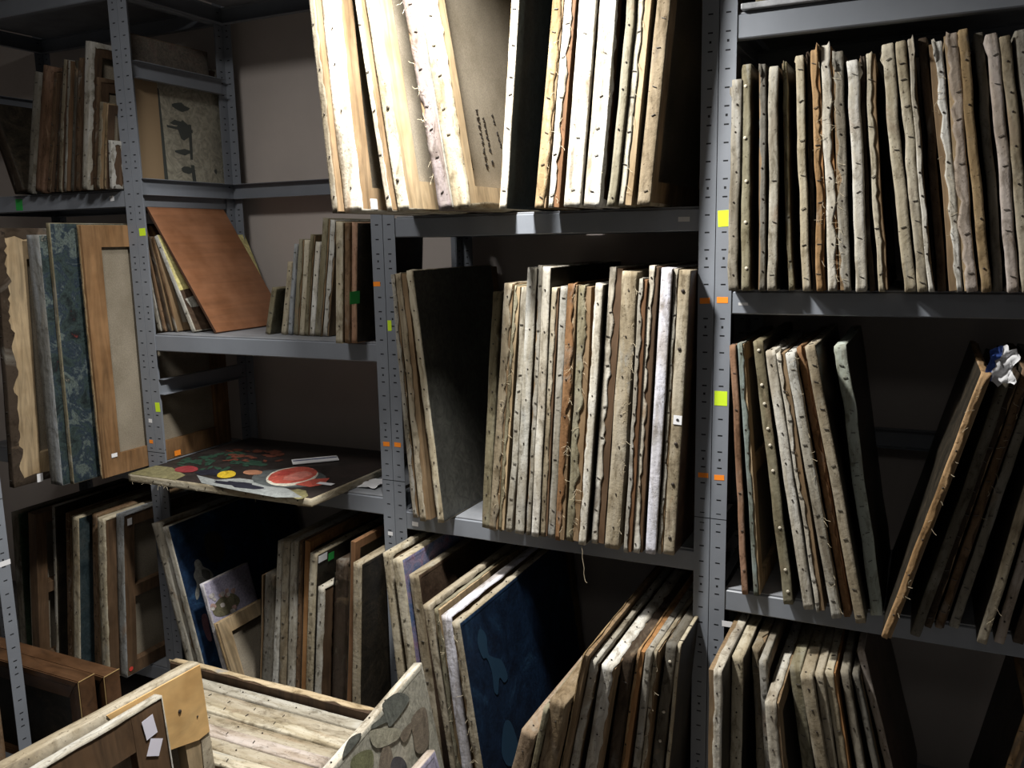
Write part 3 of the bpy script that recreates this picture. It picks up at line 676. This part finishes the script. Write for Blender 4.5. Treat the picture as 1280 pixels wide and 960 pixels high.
mb = MB(); mb.box((-.0002, -.0006, .001), (.0082, .0002, Hb-.001)); s = mb.build('edge_strip', WOOD, lb); s.color = (.10,.05,.03,1); s['label'] = 'dark edge strip'
tag(lb, 'plain orange-brown laminate board leaning on the left bay upper shelf', 'board')
RL1 = row(ZLA, "left bay upper shelf right group", 'canvases standing on the upper shelf of the left bay', [
 e(332,338,419,340.5,346,359,'olive', y=.09, L=.25, cov=1, side='R', face='olive', desc='smallest olive canvas with dark landscape face'),
 e(351,357.5,417,359.6,365.5,327,'cream', y=.1, L=.3, cov=1),
 e(360,365,417.7,367.5,372,305,'blue-grey', y=.1, L=.32, cov=1),
 e(366.5,373.5,418,374,380.3,299,'olive', y=.1, L=.33, tack=None),
 e(373.8,379.5,418,380.6,387,300,'cream', y=.09, L=.34, cov=1, desc='cream canvas against an olive one'),
 e(380.2,385.6,418,388,394.5,293,'olive', y=.09, L=.35, tack=None, desc='olive canvas before a pinkish white one'),
 e(385.8,392,419,394.8,401.3,302.5,'white', y=.09, L=.34, cov=1, desc='pinkish white canvas'),
 e(393,403,419,403.5,411.4,272.5,'olive', y=.09, L=.38, tack=None, desc='tall olive canvas'),
 e(403.2,412.7,420,411.6,418,274.6,'pale grey', y=.09, L=.38, rag=.005, cov=.9, desc='tall whitish canvas with ragged edge'),
 e(419.6,428,429,419.8,428.2,277,'cream', cov=1, fold=.003, rag=.0005, bow=0, wob=.0003, L=.4, desc='clean straight cream canvas standing forward'),
 e(428.6,437,427,428.6,436.8,278,'brown', y=-.05, cov=1, rag=.004, tack=None, L=.4),
 e(438,446,424,437.5,447,278,'reddish', y=-.04, cov=1, side='R', face='dark', tack=None, L=.38, desc='reddish-brown canvas with green sticker'),
])
RL3 = row(ZB, "left bay bottom shelf", 'canvases on the bottom shelf of the left bay', [
 e(231,240,819,189,199,652,'pale grey', zt=.76, cov=1, rag=.004, wob=.003, desc='leaning whitish canvas with curled top'),
 e(252,260,846,202.5,208.5,657,'pale grey', zt=.755, cov=1, side='R', face='navy', tack=None, bow=0, wob=.0003, desc='leaning canvas with dark blue statuette painting'),
 e(279,285,840,249,255,729,'lavender-white', ext=True, y=-.13, L=.22, cov=1, side='R', face='lavender', tack=None, t=.018, bow=0, wob=.0002, desc='small leaning lavender flower painting'),
 e(284.5,290,840,266,271,778,'tan', ext=True, y=-.15, L=.34, cov=.5, wood='pale', bar=.05, t=.02, tack=None, desc='low leaning canvas showing pale wooden stretcher'),
 e(318,324,848,326,331,718,'tan', ext=True, y=-0.09, cov=0, wood='tan', tack=None, desc='bare tan stretcher canvas'),
 e(325,337,851,332,342.5,717,'dark grey', ext=True, y=-0.09, cov=1, rag=.005, wob=.003),
 e(339.5,348,853,343,350.5,675,'pale grey', ext=True, y=-0.08, cov=1, desc='tall pale grey canvas'),
 e(348.3,357.5,853,351,362.5,675,'beige', ext=True, y=-0.08, cov=1, desc='tall brownish beige canvas'),
 e(359,367,860,364,372.4,675,'pale grey', ext=True, y=-0.085, cov=1, rag=.004, desc='whitish canvas with frayed edge'),
 e(367.5,374,863,372.8,379,676,'brown', ext=True, y=-0.08, cov=.8, wood='brown'),
 e(375,382.4,865,380,387.5,675,'orange-tan', ext=True, y=-0.08, cov=0, wood='orange', tack=None, bar=.03, desc='orange-brown wooden frame edge'),
 e(382.8,392,867,388,396.5,691,'cream', ext=True, y=-0.09, cov=1, side='R', face='dark', toptacks=True, desc='cream canvas with dark face and green sticker'),
 e(392.6,400.6,867,397.7,404.4,733,'pale grey', ext=True, y=-0.13, cov=1, wood='brown', bar=.09, fold=.004, L=.34, toptacks=True, desc='lower pale grey canvas with brown board back'),
 e(416,430,867,420,432,700,'dark brown', ext=True, y=-0.09, cov=1, rag=.002, tack=None, desc='dark brown canvas wrapped in shiny plastic'),
 e(430.6,440,868,433,441.3,675,'rust-brown', ext=True, y=-0.08, cov=0, wood='rust', tack=None, bar=.03, desc='reddish-brown wooden frame edge'),
 e(440.5,450.5,868,441.8,452,703,'beige', ext=True, y=-0.12, cov=1, side='R', face='dark', desc='beige canvas with large dark painted face'),
])
bpy.context.view_layer.update()
# ------------------------------------------------------------------ labels and marks on single canvases
def on_plane(root, u, v, pt, no):
    mw = root.matrix_world; p = mw @ Vector(pt); n = mw.to_3x3() @ Vector(no); d = ray(u, v)
    return mw.inverted() @ (CAM + d*((p-CAM).dot(n)/d.dot(n)))
def mark(root, u, v, w, h, m, face='R', name='paper_label', label='small white label', off=None, dot=None, rot=0., shape=None):
    t = root['_t']
    if face == 'R': p = on_plane(root, u, v, ((t if off is None else off)+.0022, 0, 0), (1, 0, 0))
    else: p = on_plane(root, u, v, (0, -.0032, 0), (0, 1, 0))
    mb = MB()
    if shape == 'round':
        n = 14; vs = [(w/2*math.cos(6.2832*k/n), y, h/2*math.sin(6.2832*k/n)) for y in (-.0005, 0) for k in range(n)]
        mb.add(vs, [tuple(range(n)), tuple(range(n, 2*n))] + [(k, (k+1) % n, n+(k+1) % n, n+k) for k in range(n)])
    else: mb.box((-w/2, -.0005, -h/2), (w/2, 0, h/2))
    if dot: mb.tube([(0, -.0009, 0), (.0001, -.0004, 0)], dot, 1, 10); mb.add([(dot*math.cos(k*.6283), -.0009, dot*math.sin(k*.6283)) for k in range(10)], [tuple(range(10))], 1)
    o = mb.build(name, [m, INK] if dot else m, root); o.location = p
    o.rotation_euler = (0, rot, math.pi/2 if face == 'R' else 0)
    if label: o['label'] = label
    return o
mark(RM2[21], 847, 525, .022, .024, WHITE, 'F', dot=.004, label='white tag with dark spot')
mark(RM1[1], 467.5, 255, .03, .026, WHITE, 'R', label='white label')
mark(RF2[3], 143, 569, .024, .014, WHITE, 'R', label='white label')
mark(RF2[0], 50, 597, .022, .03, WHITE, 'R', label='white label')
mark(RF2[3], 222, 566, .03, .02, ORANGE, 'R', name='sticker', label='orange sticker')
mark(RF3[7], 162, 652, .02, .026, WHITE, 'R', label='white label')
mark(RF3[7], 164, 836, .018, .018, RED, 'R', name='sticker', label='red round sticker', shape='round')
mark(RL3[11], 403.5, 697, .045, .024, WHITE, 'R', label='white label')
mark(RL3[11], 414, 695, .03, .026, GREEN, 'R', name='sticker', label='green sticker')
mark(RL1[11], 443.5, 372, .05, .038, GREEN, 'R', name='sticker', label='green sticker')
# pencilled handwriting on the linen back of the stapled cream canvas
rr = random.Random(4)
for (ua, va, ub, vb, n) in [(575,132,591,214,9),(592,117,610,214,10),(604,147,617,208,8),(615,143,627,186,6)]:
    A = on_plane(RM1[5], ua, va, (.0046, 0, 0), (1, 0, 0)); B = on_plane(RM1[5], ub, vb, (.0046, 0, 0), (1, 0, 0))
    d = (B-A)/n; up = Vector((0, d.z, -d.y)).normalized()*min(.022, d.length*.9)
    mb = MB()
    for k in range(n):
        if rr.random() < .12: continue
        p = A+d*k; pts = []; 
        for j in range(7): pts.append(p + d*(.75*j/6) + up*((.5 if j % 2 else -.5)*rr.uniform(.3, 1)))
        mb.tube(pts, .0011, 0, 4)
    mb.build('handwritten_line', INK, RM1[5])['label'] = 'dark handwriting'
def paint_marks(root, marks, label):
    t_ = root['_t']; vs = []; fs = []; mi = []; ml = []
    for k, (pts, m) in enumerate(marks):
        v_ = [on_plane(root, u, v, (t_+.0008+.0001*k, 0, 0), (1, 0, 0)) for u, v in smooth(pts)]
        if m not in ml: ml.append(m)
        fs.append(tuple(range(len(vs), len(vs)+len(v_)))); vs += v_; mi.append(ml.index(m))
    link('brush_marks', mesh('brush_marks', vs, fs, mi), ml, root)['label'] = label
def fm(n, c): return mat_paint(n, [tuple(x*.55 for x in c), c, tuple(min(1, x*1.4) for x in c)], 22, 2)
fw = fm('statuette_white', (.20,.20,.185)); fd = fm('statuette_shadow', (.07,.07,.065)); fk = fm('dusky_pink', (.10,.05,.06))
paint_marks(RL3[1], [([(243,703),(247,699),(251,702),(254,708),(262,712),(267,720),(260,727),(255,735),(250,733),(249,745),(246,750),(244,742),(246,730),(242,720),(244,712)], fw), ([(252,712),(262,714),(262,724),(254,722)], fd), ([(255,672),(268,664),(280,676),(278,700),(262,700)], fm('dim_grey', (.03,.03,.028))), ([(252,770),(258,768),(262,785),(265,800),(260,800),(254,785)], fk)], 'pale statuette and dim shapes')
rr = random.Random(12); bl = []; b1 = fm('blossom_pink', (.36,.24,.21)); b2 = fm('blossom_white', (.42,.39,.37)); b3 = fm('stem_olive', (.12,.11,.07))
bl.append(([(266,760),(278,745),(292,742),(300,752),(285,768),(270,770)], b3))
for i in range(13):
    cx, cy = rr.uniform(265, 294), rr.uniform(737, 766); r_ = rr.uniform(2.2, 4)
    bl.append(([(cx+r_*math.cos(k*1.047)*rr.uniform(.7, 1.2), cy+r_*math.sin(k*1.047)*rr.uniform(.7, 1.2)) for k in range(6)], b1 if i % 2 else b2))
paint_marks(RL3[2], bl, 'painted pink and white blossoms')
# a long thread hanging from the rust-orange canvas
q0 = on_plane(RM2[12], 727, 683, (0, -.003, 0), (0, 1, 0)); q1 = on_plane(RM2[12], 731, 724, (0, -.003, 0), (0, 1, 0))
mb = MB(); mb.tube([q0+(q1-q0)*(i/6)+Vector((.0015*math.sin(i*2.1), 0, 0)) for i in range(7)] + [q1+Vector((.003, -.001, -.006)), q1+Vector((.007, 0, -.009))], .0007, 0, 5); mb.build('hanging_thread', THREAD, RM2[12])
# clear plastic over the dark wrapped canvas
PL = mat_flat('clear_plastic', (.8,.8,.8), .12, 0, .6); PL.node_tree.nodes['Principled BSDF'].inputs['Transmission Weight'].default_value = 1.; PL.node_tree.nodes['Principled BSDF'].inputs['IOR'].default_value = 1.15
w = RL3[13]; t_ = w['_t']; vs = []; fs = []; g = 40
for i in range(g+1):
    for j, (x, y) in enumerate([(-.003, .06), (-.003, -.004), (t_*.5, -.006), (t_+.003, -.004), (t_+.003, .06)]):
        q = .0025*noise.noise((i*.6, j*1.7, 3)); vs.append((x+q, y+q-.0015, .56*i/g))
for i in range(g):
    for j in range(4): fs.append((i*5+j, i*5+j+1, i*5+j+6, i*5+j+5))
o = link('plastic_wrap', mesh('plastic_wrap', vs, fs, None, True), PL, w); o['label'] = 'shiny crumpled clear plastic'
# crumpled cloth at the top of the dark grey leaning canvas
r_ = RR2[10]; vs = []; fs = []; mi = []; g = 12; bpy.context.view_layer.update()
c0 = on_plane(r_, 1252, 456, (0, -.012, 0), (0, 1, 0))
for i in range(g+1):
    for j in range(g+1):
        a, b = (i/g-.5), (j/g-.5); q = noise.noise((a*5, b*5, 2))
        vs.append((c0.x + a*.055+.012*noise.noise((b*4, a*3, 7)), -.016 - .016*q - .02*abs(a), c0.z + b*.085*(1-.5*abs(a)) + .012*noise.noise((a*6, b*2, 9))))
for i in range(g):
    for j in range(g): fs.append((i*(g+1)+j, (i+1)*(g+1)+j, (i+1)*(g+1)+j+1, i*(g+1)+j+1)); mi.append(1 if i < 4 else 0)
link('crumpled_cloth_flap', mesh('crumpled_cloth_flap', vs, fs, mi, True), [flat('white_cloth', (.62,.62,.64), rough=.9), flat('blue_cloth', (.03,.07,.28), rough=.9)], r_)['label'] = 'crumpled blue and white cloth'
# ------------------------------------------------------------------ still life lying flat on the left bay's lower shelf
LW, LD, LT = .785, .60, .026; ox, oy, oz = -.183, -.178, ZLB+.006
def fp(u, v): p = onZ(u, v, oz+LT); return ((p.y-oy)/LD, (ox-p.x)/LW)
def el(cu, cv, ru, rv, seed=0, n=22, j=.06, rot=0):
    r = random.Random(seed); out = []
    for i in range(n):
        q = 1+r.uniform(-j, j); x = ru*math.cos(6.2832*i/n)*q; y = rv*math.sin(6.2832*i/n)*q
        out.append(fp(cu+x*math.cos(rot)-y*math.sin(rot), cv+x*math.sin(rot)+y*math.cos(rot)))
    return out
mG = fm('leaf_green', (.028,.062,.042)); mO = fm('flower_red', (.15,.05,.032)); mC = fm('cloth_white', (.27,.285,.28)); mP = fm('plate_grey', (.09,.10,.10)); mR = fm('melon_red', (.52,.105,.075)); mY = fm('lemon_yellow', (.55,.38,.03))
mA = fm('apple_red', (.27,.04,.045)); mK = fm('peach', (.36,.17,.1)); mE = fm('earth_olive', (.2,.18,.09)); mW = fm('rim_white', (.66,.62,.52)); mD = fm('table_shadow', (.02,.02,.03))
ex = [(mE, [(.0,1.0),(.0,.72),(.10,.74),(.2,.9),(.2,1.0)])]
ex += [(mC, [fp(u, v) for u, v in [(246,594),(252,604),(300,614),(345,622),(378,622),(362,612),(330,602),(300,598),(270,600)]])]
ex += [(mE, el(372,618,14,6,3,16,.2))]
ex += [(mD, el(300,606,28,3.5,5,18,.3,.12)), (mD, el(262,591,16,4,6,14,.3))]
for i in range(34):
    r = random.Random(i+50); ex.append((mG, el(r.uniform(224,302), r.uniform(565,588), r.uniform(3,9), r.uniform(.7,2.0), i, 12, .25, r.uniform(-.5,.3))))
for i in range(30):
    r = random.Random(i+90); ex.append((mO, el(r.uniform(281,352), r.uniform(561,578), r.uniform(2.5,7), r.uniform(.7,1.7), i, 11, .3, r.uniform(-.4,.2))))
for i in range(8):
    r = random.Random(i+130); ex.append((mG, el(r.uniform(290,345), r.uniform(576,584), r.uniform(4,9), r.uniform(1,2.2), i, 11, .3)))
ex += [(mP, el(361,598,47,12,8,30,.02)), (mW, el(365,596,33,11.5,9,30,.02,-.12)), (mR, el(366,594.5,31,9.5,10,30,.03,-.14)), (mR, [fp(u, v) for u, v in [(368,606),(392,599),(412,598),(405,606),(388,609)]]), (fm('melon_pink', (.58,.2,.16)), el(372,595.5,19,4.5,21,24,.12,-.2)), (fm('melon_deep', (.40,.06,.05)), el(356,592,9,2.6,22,18,.2,-.2)), (mY, el(283,593.5,12,4.5,11,20,.04,-.1)), (mK, el(316,591,12,3.2,12,16,.06)), (mA, el(233,587,15,4.2,13,18,.06,-.05))]
fpaint = canvas(Matrix.Translation((ox, oy, oz)) @ Matrix.Rotation(-math.pi/2, 4, 'Y'), LT, LD, LW, 'cream', side='R', face='still', cov=1, rag=.004, fold=.012, tack='t', extra=ex, threads=True)
tag(fpaint, 'fruit still life with red melon lying flat, jutting from the left bay lower shelf', 'painting', None)
p = on_plane(fpaint, 407, 604.5, (LT+.0022, 0, 0), (1, 0, 0)); mb = MB(); mb.box((-.0003, -.011, -.03), (.0003, .011, .03)); o = mb.build('paper_label', WHITE, fpaint); o.location = p; o['label'] = 'white paper label'
# brochure lying on it
z0 = oz+LT+.0035; A = onZ(366, 581, z0); B = onZ(424, 575.5, z0); C_ = onZ(423, 569.5, z0); d = (B-A); L_ = d.length; ya = math.atan2(d.y, d.x); dep = (C_-B).length
br = empty('folded_brochure', TR(A) @ Matrix.Rotation(ya, 4, 'Z')); mb = MB()
mb.box((0, 0, 0), (L_, dep*.9, .0035), bev=.0006); mb.build('cover', WHITE, br)
mb = MB(); mb.box((.004, dep*.45, .0036), (L_-.004, dep*.62, .0042)); o = mb.build('printed_band', flat('slate_blue_print', (.10,.12,.22), rough=.5), br); o['label'] = 'dark blue printed band'
tag(br, 'white brochure with blue band lying on the flat still life', 'brochure')
# crumpled paper at the shelf's right end
P0 = onZ(461, 603, ZLB+.012); vs = []; fs = []; g = 9
for i in range(g+1):
    for j in range(g+1):
        a, b = i/g-.5, j/g-.5; vs.append((a*.115, b*.10, .004+.016*abs(noise.noise((a*5, b*5, 1)))+.006*abs(a)))
for i in range(g):
    for j in range(g): fs.append((i*(g+1)+j, (i+1)*(g+1)+j, (i+1)*(g+1)+j+1, i*(g+1)+j+1))
o = link('crumpled_paper', mesh('crumpled_paper', vs, fs, None, True), WHITE); o.location = (P0.x, P0.y, ZLB+.003); tag(o, 'crumpled white paper on the grey shelf beside the flat still life', 'paper')
# ------------------------------------------------------------------ things standing on the floor in front
def floor_slab(near, far, zt, second, t, L, color, lean=None, **k):
    Fp = onZ(*far, zt); Np = onZ(*near, zt); ey = (Fp-Np); ey.z = 0; ey.normalize(); exx = Vector((ey.y, -ey.x, 0))
    S = onY(*second, Fp.y); ang = math.atan2(Fp.x-S.x, zt-S.z) if lean is None else lean
    print('floor slab', Fp, 'yaw', math.degrees(math.atan2(-ey.x, ey.y)), 'lean', math.degrees(ang))
    z = Vector((0, 0, 1)); ez = z*math.cos(ang)+exx*math.sin(ang); ex_ = exx*math.cos(ang)-z*math.sin(ang)
    H = (zt-.002)/math.cos(ang); o = Fp - ez*H - ey*L
    m = Matrix((ex_, ey, ez)).transposed().to_4x4(); m.translation = o
    return canvas(m, t, L, H, color, **k)
gus = floor_slab((0, 952), (236, 826), .75, (270, 955), .034, .95, 'beige', lean=-.09, cov=1, fold=.03, rag=.006, wob=.004, wood='pale', bar=.07, toptacks=False, tack=None, threads=True)
t_ = gus['_t']; Hg = .75/math.cos(.09)
mb = MB()
prof = [(.95-.002, Hg-.006), (.95-.002, Hg-.172), (.95-.035, Hg-.176), (.95-.17, Hg-.145), (.95-.21, Hg-.08), (.95-.25, Hg-.006)]
vs = [(x, y, z) for x in (t_+.0015, t_+.0055) for y, z in prof]; n = len(prof)
mb.add(vs, [tuple(reversed(range(n))), tuple(range(n, 2*n))] + [(k, (k+1) % n, n+(k+1) % n, n+k) for k in range(n)])
o = mb.build('corner_gusset', PLY, gus); o['label'] = 'pale yellow plywood corner piece'
for (y, z, me) in [(.95-.075, Hg-.085, BIGTACK), (.95-.19, Hg-.055, TACK), (.95-.03, Hg-.12, TACK)]:
    o = link('tack', me, None, gus); o.location = (t_+.006, y, z); o.rotation_euler = (0, 0, math.pi/2)
tag(gus, 'large canvas back with pale plywood corner, standing in the foreground', 'canvas', 'canvases on the floor in front')
brn = floor_slab((36, 960), (192, 868), .74, (222, 962), .026, .8, 'pale grey', lean=-.09, cov=1, fold=.004, rag=.002, wood='brown', bar=.085, cross=False)
t_ = brn['_t']; bpy.context.view_layer.update()
mark(brn, 187, 909, .03, .045, flat('lilac_white_paper', (.72,.70,.80), rough=.7), 'R', rot=-.12, label='white label'); mark(brn, 193.5, 934, .034, .036, flat('lilac_white_paper', (.72,.70,.80), rough=.7), 'R', rot=.5, label='tilted white label')
mb = MB(); pts = [(t_*.75, .8-.10-.16+.16*f, .74-.115-.05*math.sin(f*3.1)) for f in [i/8 for i in range(9)]]
for i in range(8): pass
mb.tube(pts, .012, 0, 8); o = mb.build('rolled_cloth_edge', WOOD, brn); o.color = (.36,.22,.13,1); o['label'] = 'tan curled strip inside the opening'
tag(brn, 'foreground canvas with dark brown stretcher back and two white labels', 'canvas', 'canvases on the floor in front')
# batch of canvases on edge, seen from above by their nailed top edges
sx0, sx1 = -.44, .262; y = -.50
tag(canvas(TR((sx0-.01, y, .001)) @ Matrix.Rotation(-math.pi/2, 4, 'Z'), .028, .70, .525, (.52,.42,.28), cov=.8, rag=.006, wob=.006, wood='dark', tack=None, threads=True, torn=.012), 'tan canvas with curled ragged top, rearmost of the foreground batch', 'canvas', 'canvases on the floor in front')
y -= .033
for i, (c, t, h, w) in enumerate([('pale grey', .038, .566, 'behind the others'), ('beige', .040, .562, ''), ('cream', .040, .564, ''), ('beige', .037, .560, ''), ('pinkish grey', .041, .563, ''), ('beige', .039, .561, ''), ('cream', .04, .56, '')]):
    o = canvas(TR((sx0, y, .001)) @ Matrix.Rotation(-math.pi/2, 4, 'Z'), t, .69, h-.062, c, cov=1, rag=.003, wob=.003, tack='t', toptacks=True, fold=.008)
    y -= t+.0025
    tag(o, f'{c} nailed top edge, {ORD[i]} from the shelves in the foreground batch of canvases', 'canvas', 'foreground batch of canvases on edge')
GF = mat_paint('grey_sketch', [(.26,.25,.20),(.36,.35,.29),(.44,.42,.35),(.34,.34,.30)], 5, 2); PAINT['greyfig'] = GF
gd = fm('slate', (.17,.18,.16)); go = fm('moss', (.21,.215,.12)); gb = fm('umber', (.24,.20,.155)); gn = fm('ink_blue', (.07,.07,.085)); gp = fm('pale_ochre', (.42,.40,.31))
gry = floor_slab((405, 958), (517, 829), .66, (543, 960), .024, .62, 'white', cov=1, side='R', face='greyfig', tack='t', toptacks=True, rag=.002, bow=0, wob=.0004)
bpy.context.view_layer.update()
Hgr = 0.60/math.cos(.15)
def gp_(pts, m, nm):      # brush marks lie on the painted face
    t_ = gry['_t']; vs = [on_plane(gry, u, v, (t_+.0012, 0, 0), (1, 0, 0)) for u, v in pts]
    return vs, m
marks = [([(478,880),(496,866),(511,871),(507,884),(488,908),(483,903),(466,911),(465,906),(480,893)], gd), ([(436,924),(451,916),(448,926),(432,945),(428,944)], gd),
   ([(440,948),(455,938),(466,940),(464,962),(440,962)], go), ([(474,962),(477,938),(484,931),(490,940),(490,962)], gb), ([(489,962),(491,948),(500,946),(507,953),(507,962)], gn),
   ([(514,900),(524,886),(533,888),(536,925),(530,940),(520,940),(516,920)], gb), ([(500,918),(515,902),(512,918),(505,928)], gb), ([(462,915),(480,910),(500,912),(496,925),(470,935)], gp)]
vs = []; fs = []; mi = []; ml = []
for k, (pts, m) in enumerate(marks):
    v_, m = gp_(smooth(pts), m, ''); v_ = [Vector((v.x+.0001*k, v.y, v.z)) for v in v_]
    if m not in ml: ml.append(m)
    fs.append(tuple(range(len(vs), len(vs)+len(v_)))); vs += v_; mi.append(ml.index(m))
link('brush_marks', mesh('brush_marks', vs, fs, mi), ml, gry)['label'] = 'dark slate and umber brush marks'
tag(gry, 'tilted canvas with grey and olive sketchy painting in front of the shelves', 'painting', 'canvases on the floor in front')
lav = floor_slab((512, 962), (533, 938), .50, (541, 962), .024, .4, 'pinkish grey', lean=-.26, cov=1, side='R', face='lavender', tack='t', rag=.001)
tag(lav, 'lavender canvas corner poking up at the bottom of the picture', 'canvas', 'canvases on the floor in front')
# two heavy brown frames standing in the corner
FR = mat_wood('frame_brown', (.115,.06,.03), (.3, 1, 1), 16, .42, .5); GOLD = flat('worn_gilt', (.34,.23,.10), rough=.5)
def frame(mat, W, H, bw, dp, label):
    r = empty('picture_frame', mat); prof = [(0, 0), (0, dp), (bw*.25, dp), (bw, dp*.55), (bw, .012), (bw*.8, 0)]     # (inwards, towards the viewer)
    cs = [(0, 0, 1, 1), (W, 0, -1, 1), (W, H, -1, -1), (0, H, 1, -1)]; names = ['bottom_rail', 'side_rail', 'top_rail', 'side_rail']
    for k in range(4):
        a, b = cs[k], cs[(k+1) % 4]; n = len(prof)
        vs = [(c[0]+c[2]*i, -o, c[1]+c[3]*i) for c in (a, b) for i, o in prof]
        me = mesh(names[k], vs, [(j, (j+1) % n, n+(j+1) % n, n+j) for j in range(n)] + [tuple(range(n)), tuple(range(n, 2*n))])
        bm = bmesh.new(); bm.from_mesh(me); bmesh.ops.recalc_face_normals(bm, faces=bm.faces); bmesh.ops.bevel(bm, geom=bm.edges[:], offset=.003, segments=2, affect='EDGES'); bm.to_mesh(me); bm.free()
        link(names[k], me, FR, r)
    mb = MB(); mb.box((bw*.95, -.012, bw*.95), (W-bw*.95, -.008, H-bw*.95)); mb.build('picture', PAINT['dark'], r)
    for k, (x, z) in enumerate([(W, H)]):
        mb = MB(); mb.tube([(x-.001, -dp-.0006, z-.001), (x-.001, -.001, z+.0004)], .0016, 0, 6); mb.tube([(x-.001, -dp-.0004, z-.002), (x-.0005, -dp-.0004, z-.12)], .0014, 0, 6)
        mb.build('worn_gilt_edge', GOLD, r)
    return tag(r, label, 'frame', 'brown frames in the corner')
FZ = .42; c1 = onZ(98, 853, FZ)
frame(TR((c1.x-.62, c1.y+.058, 0)), .62, FZ, .085, .058, 'front heavy brown picture frame beside the lower left post')
frame(TR((c1.x-.56, c1.y+.128, 0)), .585, FZ-.012, .08, .058, 'second brown picture frame, standing right behind the front one')
# one canvas in the side rack
tag(canvas(TR((WX-.35, -.70, ZB+.006)) @ Matrix.Rotation(-math.pi/2, 4, 'Z'), .03, .36, .36, 'brown', cov=1, wood='brown'), 'dark brown canvas edge left of the lower left post', 'canvas')
# flat pale panel and dark canvases on the uppermost right shelf
mb = MB(); mb.box((0, 0, 0), (.5, .42, .014), bev=.003); o = mb.build('wrapped_panel', flat('grey_plastic_wrap', (.42,.43,.45), rough=.25, nz=.4, nsc=30)); o.location = (1.05, -.012, 2.2525); tag(o, 'thin pale wrapped panel lying on the uppermost right shelf', 'panel')
tag(canvas(TR((1.08, .02, 2.2665)), .03, .40, .34, 'olive', cov=1, side='R', face='floral'), 'dark canvas standing on the pale wrapped panel, top right', 'canvas')
# ------------------------------------------------------------------ room
def structure(name, a, b, m):
    mb = MB(); mb.box(a, b); o = mb.build(name, m); o['kind'] = 'structure'; return o
PLASTER = mat_flat('pinkish_plaster', (.53,.475,.44), .9, 0, .2, .08, 3)
CEIL = mat_flat('ceiling_paint', (.55,.54,.52), .9, 0, .2, .05, 3); FLOOR = mat_flat('concrete_floor', (.22,.21,.2), .8, 0, .3, .25, 5)
structure('wall_back', (-3.2, .56, -.05), (3.6, .66, 3.0), PLASTER)
structure('wall_left', (-3.2, -3.6, -.05), (-3.1, .56, 3.0), PLASTER)
structure('floor', (-3.2, -3.6, -.05), (3.6, .66, 0), FLOOR)
structure('ceiling', (-3.2, -3.6, 3.0), (3.6, .66, 3.1), CEIL)
# ------------------------------------------------------------------ light: the storeroom's lamp above the aisle, an added far fill, weak bounce from the room
def area(name, loc, size, power, col, rot=(0, 0, 0)):
    l = bpy.data.lights.new(name, 'AREA'); l.shape = 'DISK'; l.size = size; l.energy = power; l.color = col
    o = bpy.data.objects.new(name, l); COL.objects.link(o); o.location = loc; o.rotation_euler = rot; return o
l1 = area('ceiling_lamp', (.45, -.62, 2.66), .16, 57, (1, .98, .935)); l1.data.spread = math.radians(152)
area('aisle_lamp', (-.25, -1.05, 2.86), .4, 16.5, (1, .97, .93))
area('far_fill_light', (1.6, -3.0, 2.85), .8, 3, (1, .97, .92))  # added weak fill behind the camera, softly brightens the shelf fronts
w = bpy.data.worlds.new('world'); SC.world = w; w.use_nodes = True
bg = w.node_tree.nodes['Background']; bg.inputs[0].default_value = (1, .97, .94, 1); bg.inputs[1].default_value = .04
SC.view_settings.view_transform = 'Standard'; SC.view_settings.look = 'None'; SC.view_settings.gamma = 1; SC.view_settings.exposure = 0
SC.view_settings.use_curve_mapping = False
SC.cycles.max_bounces = 6
for o in SC.objects:
    if '_t' in o: del o['_t']
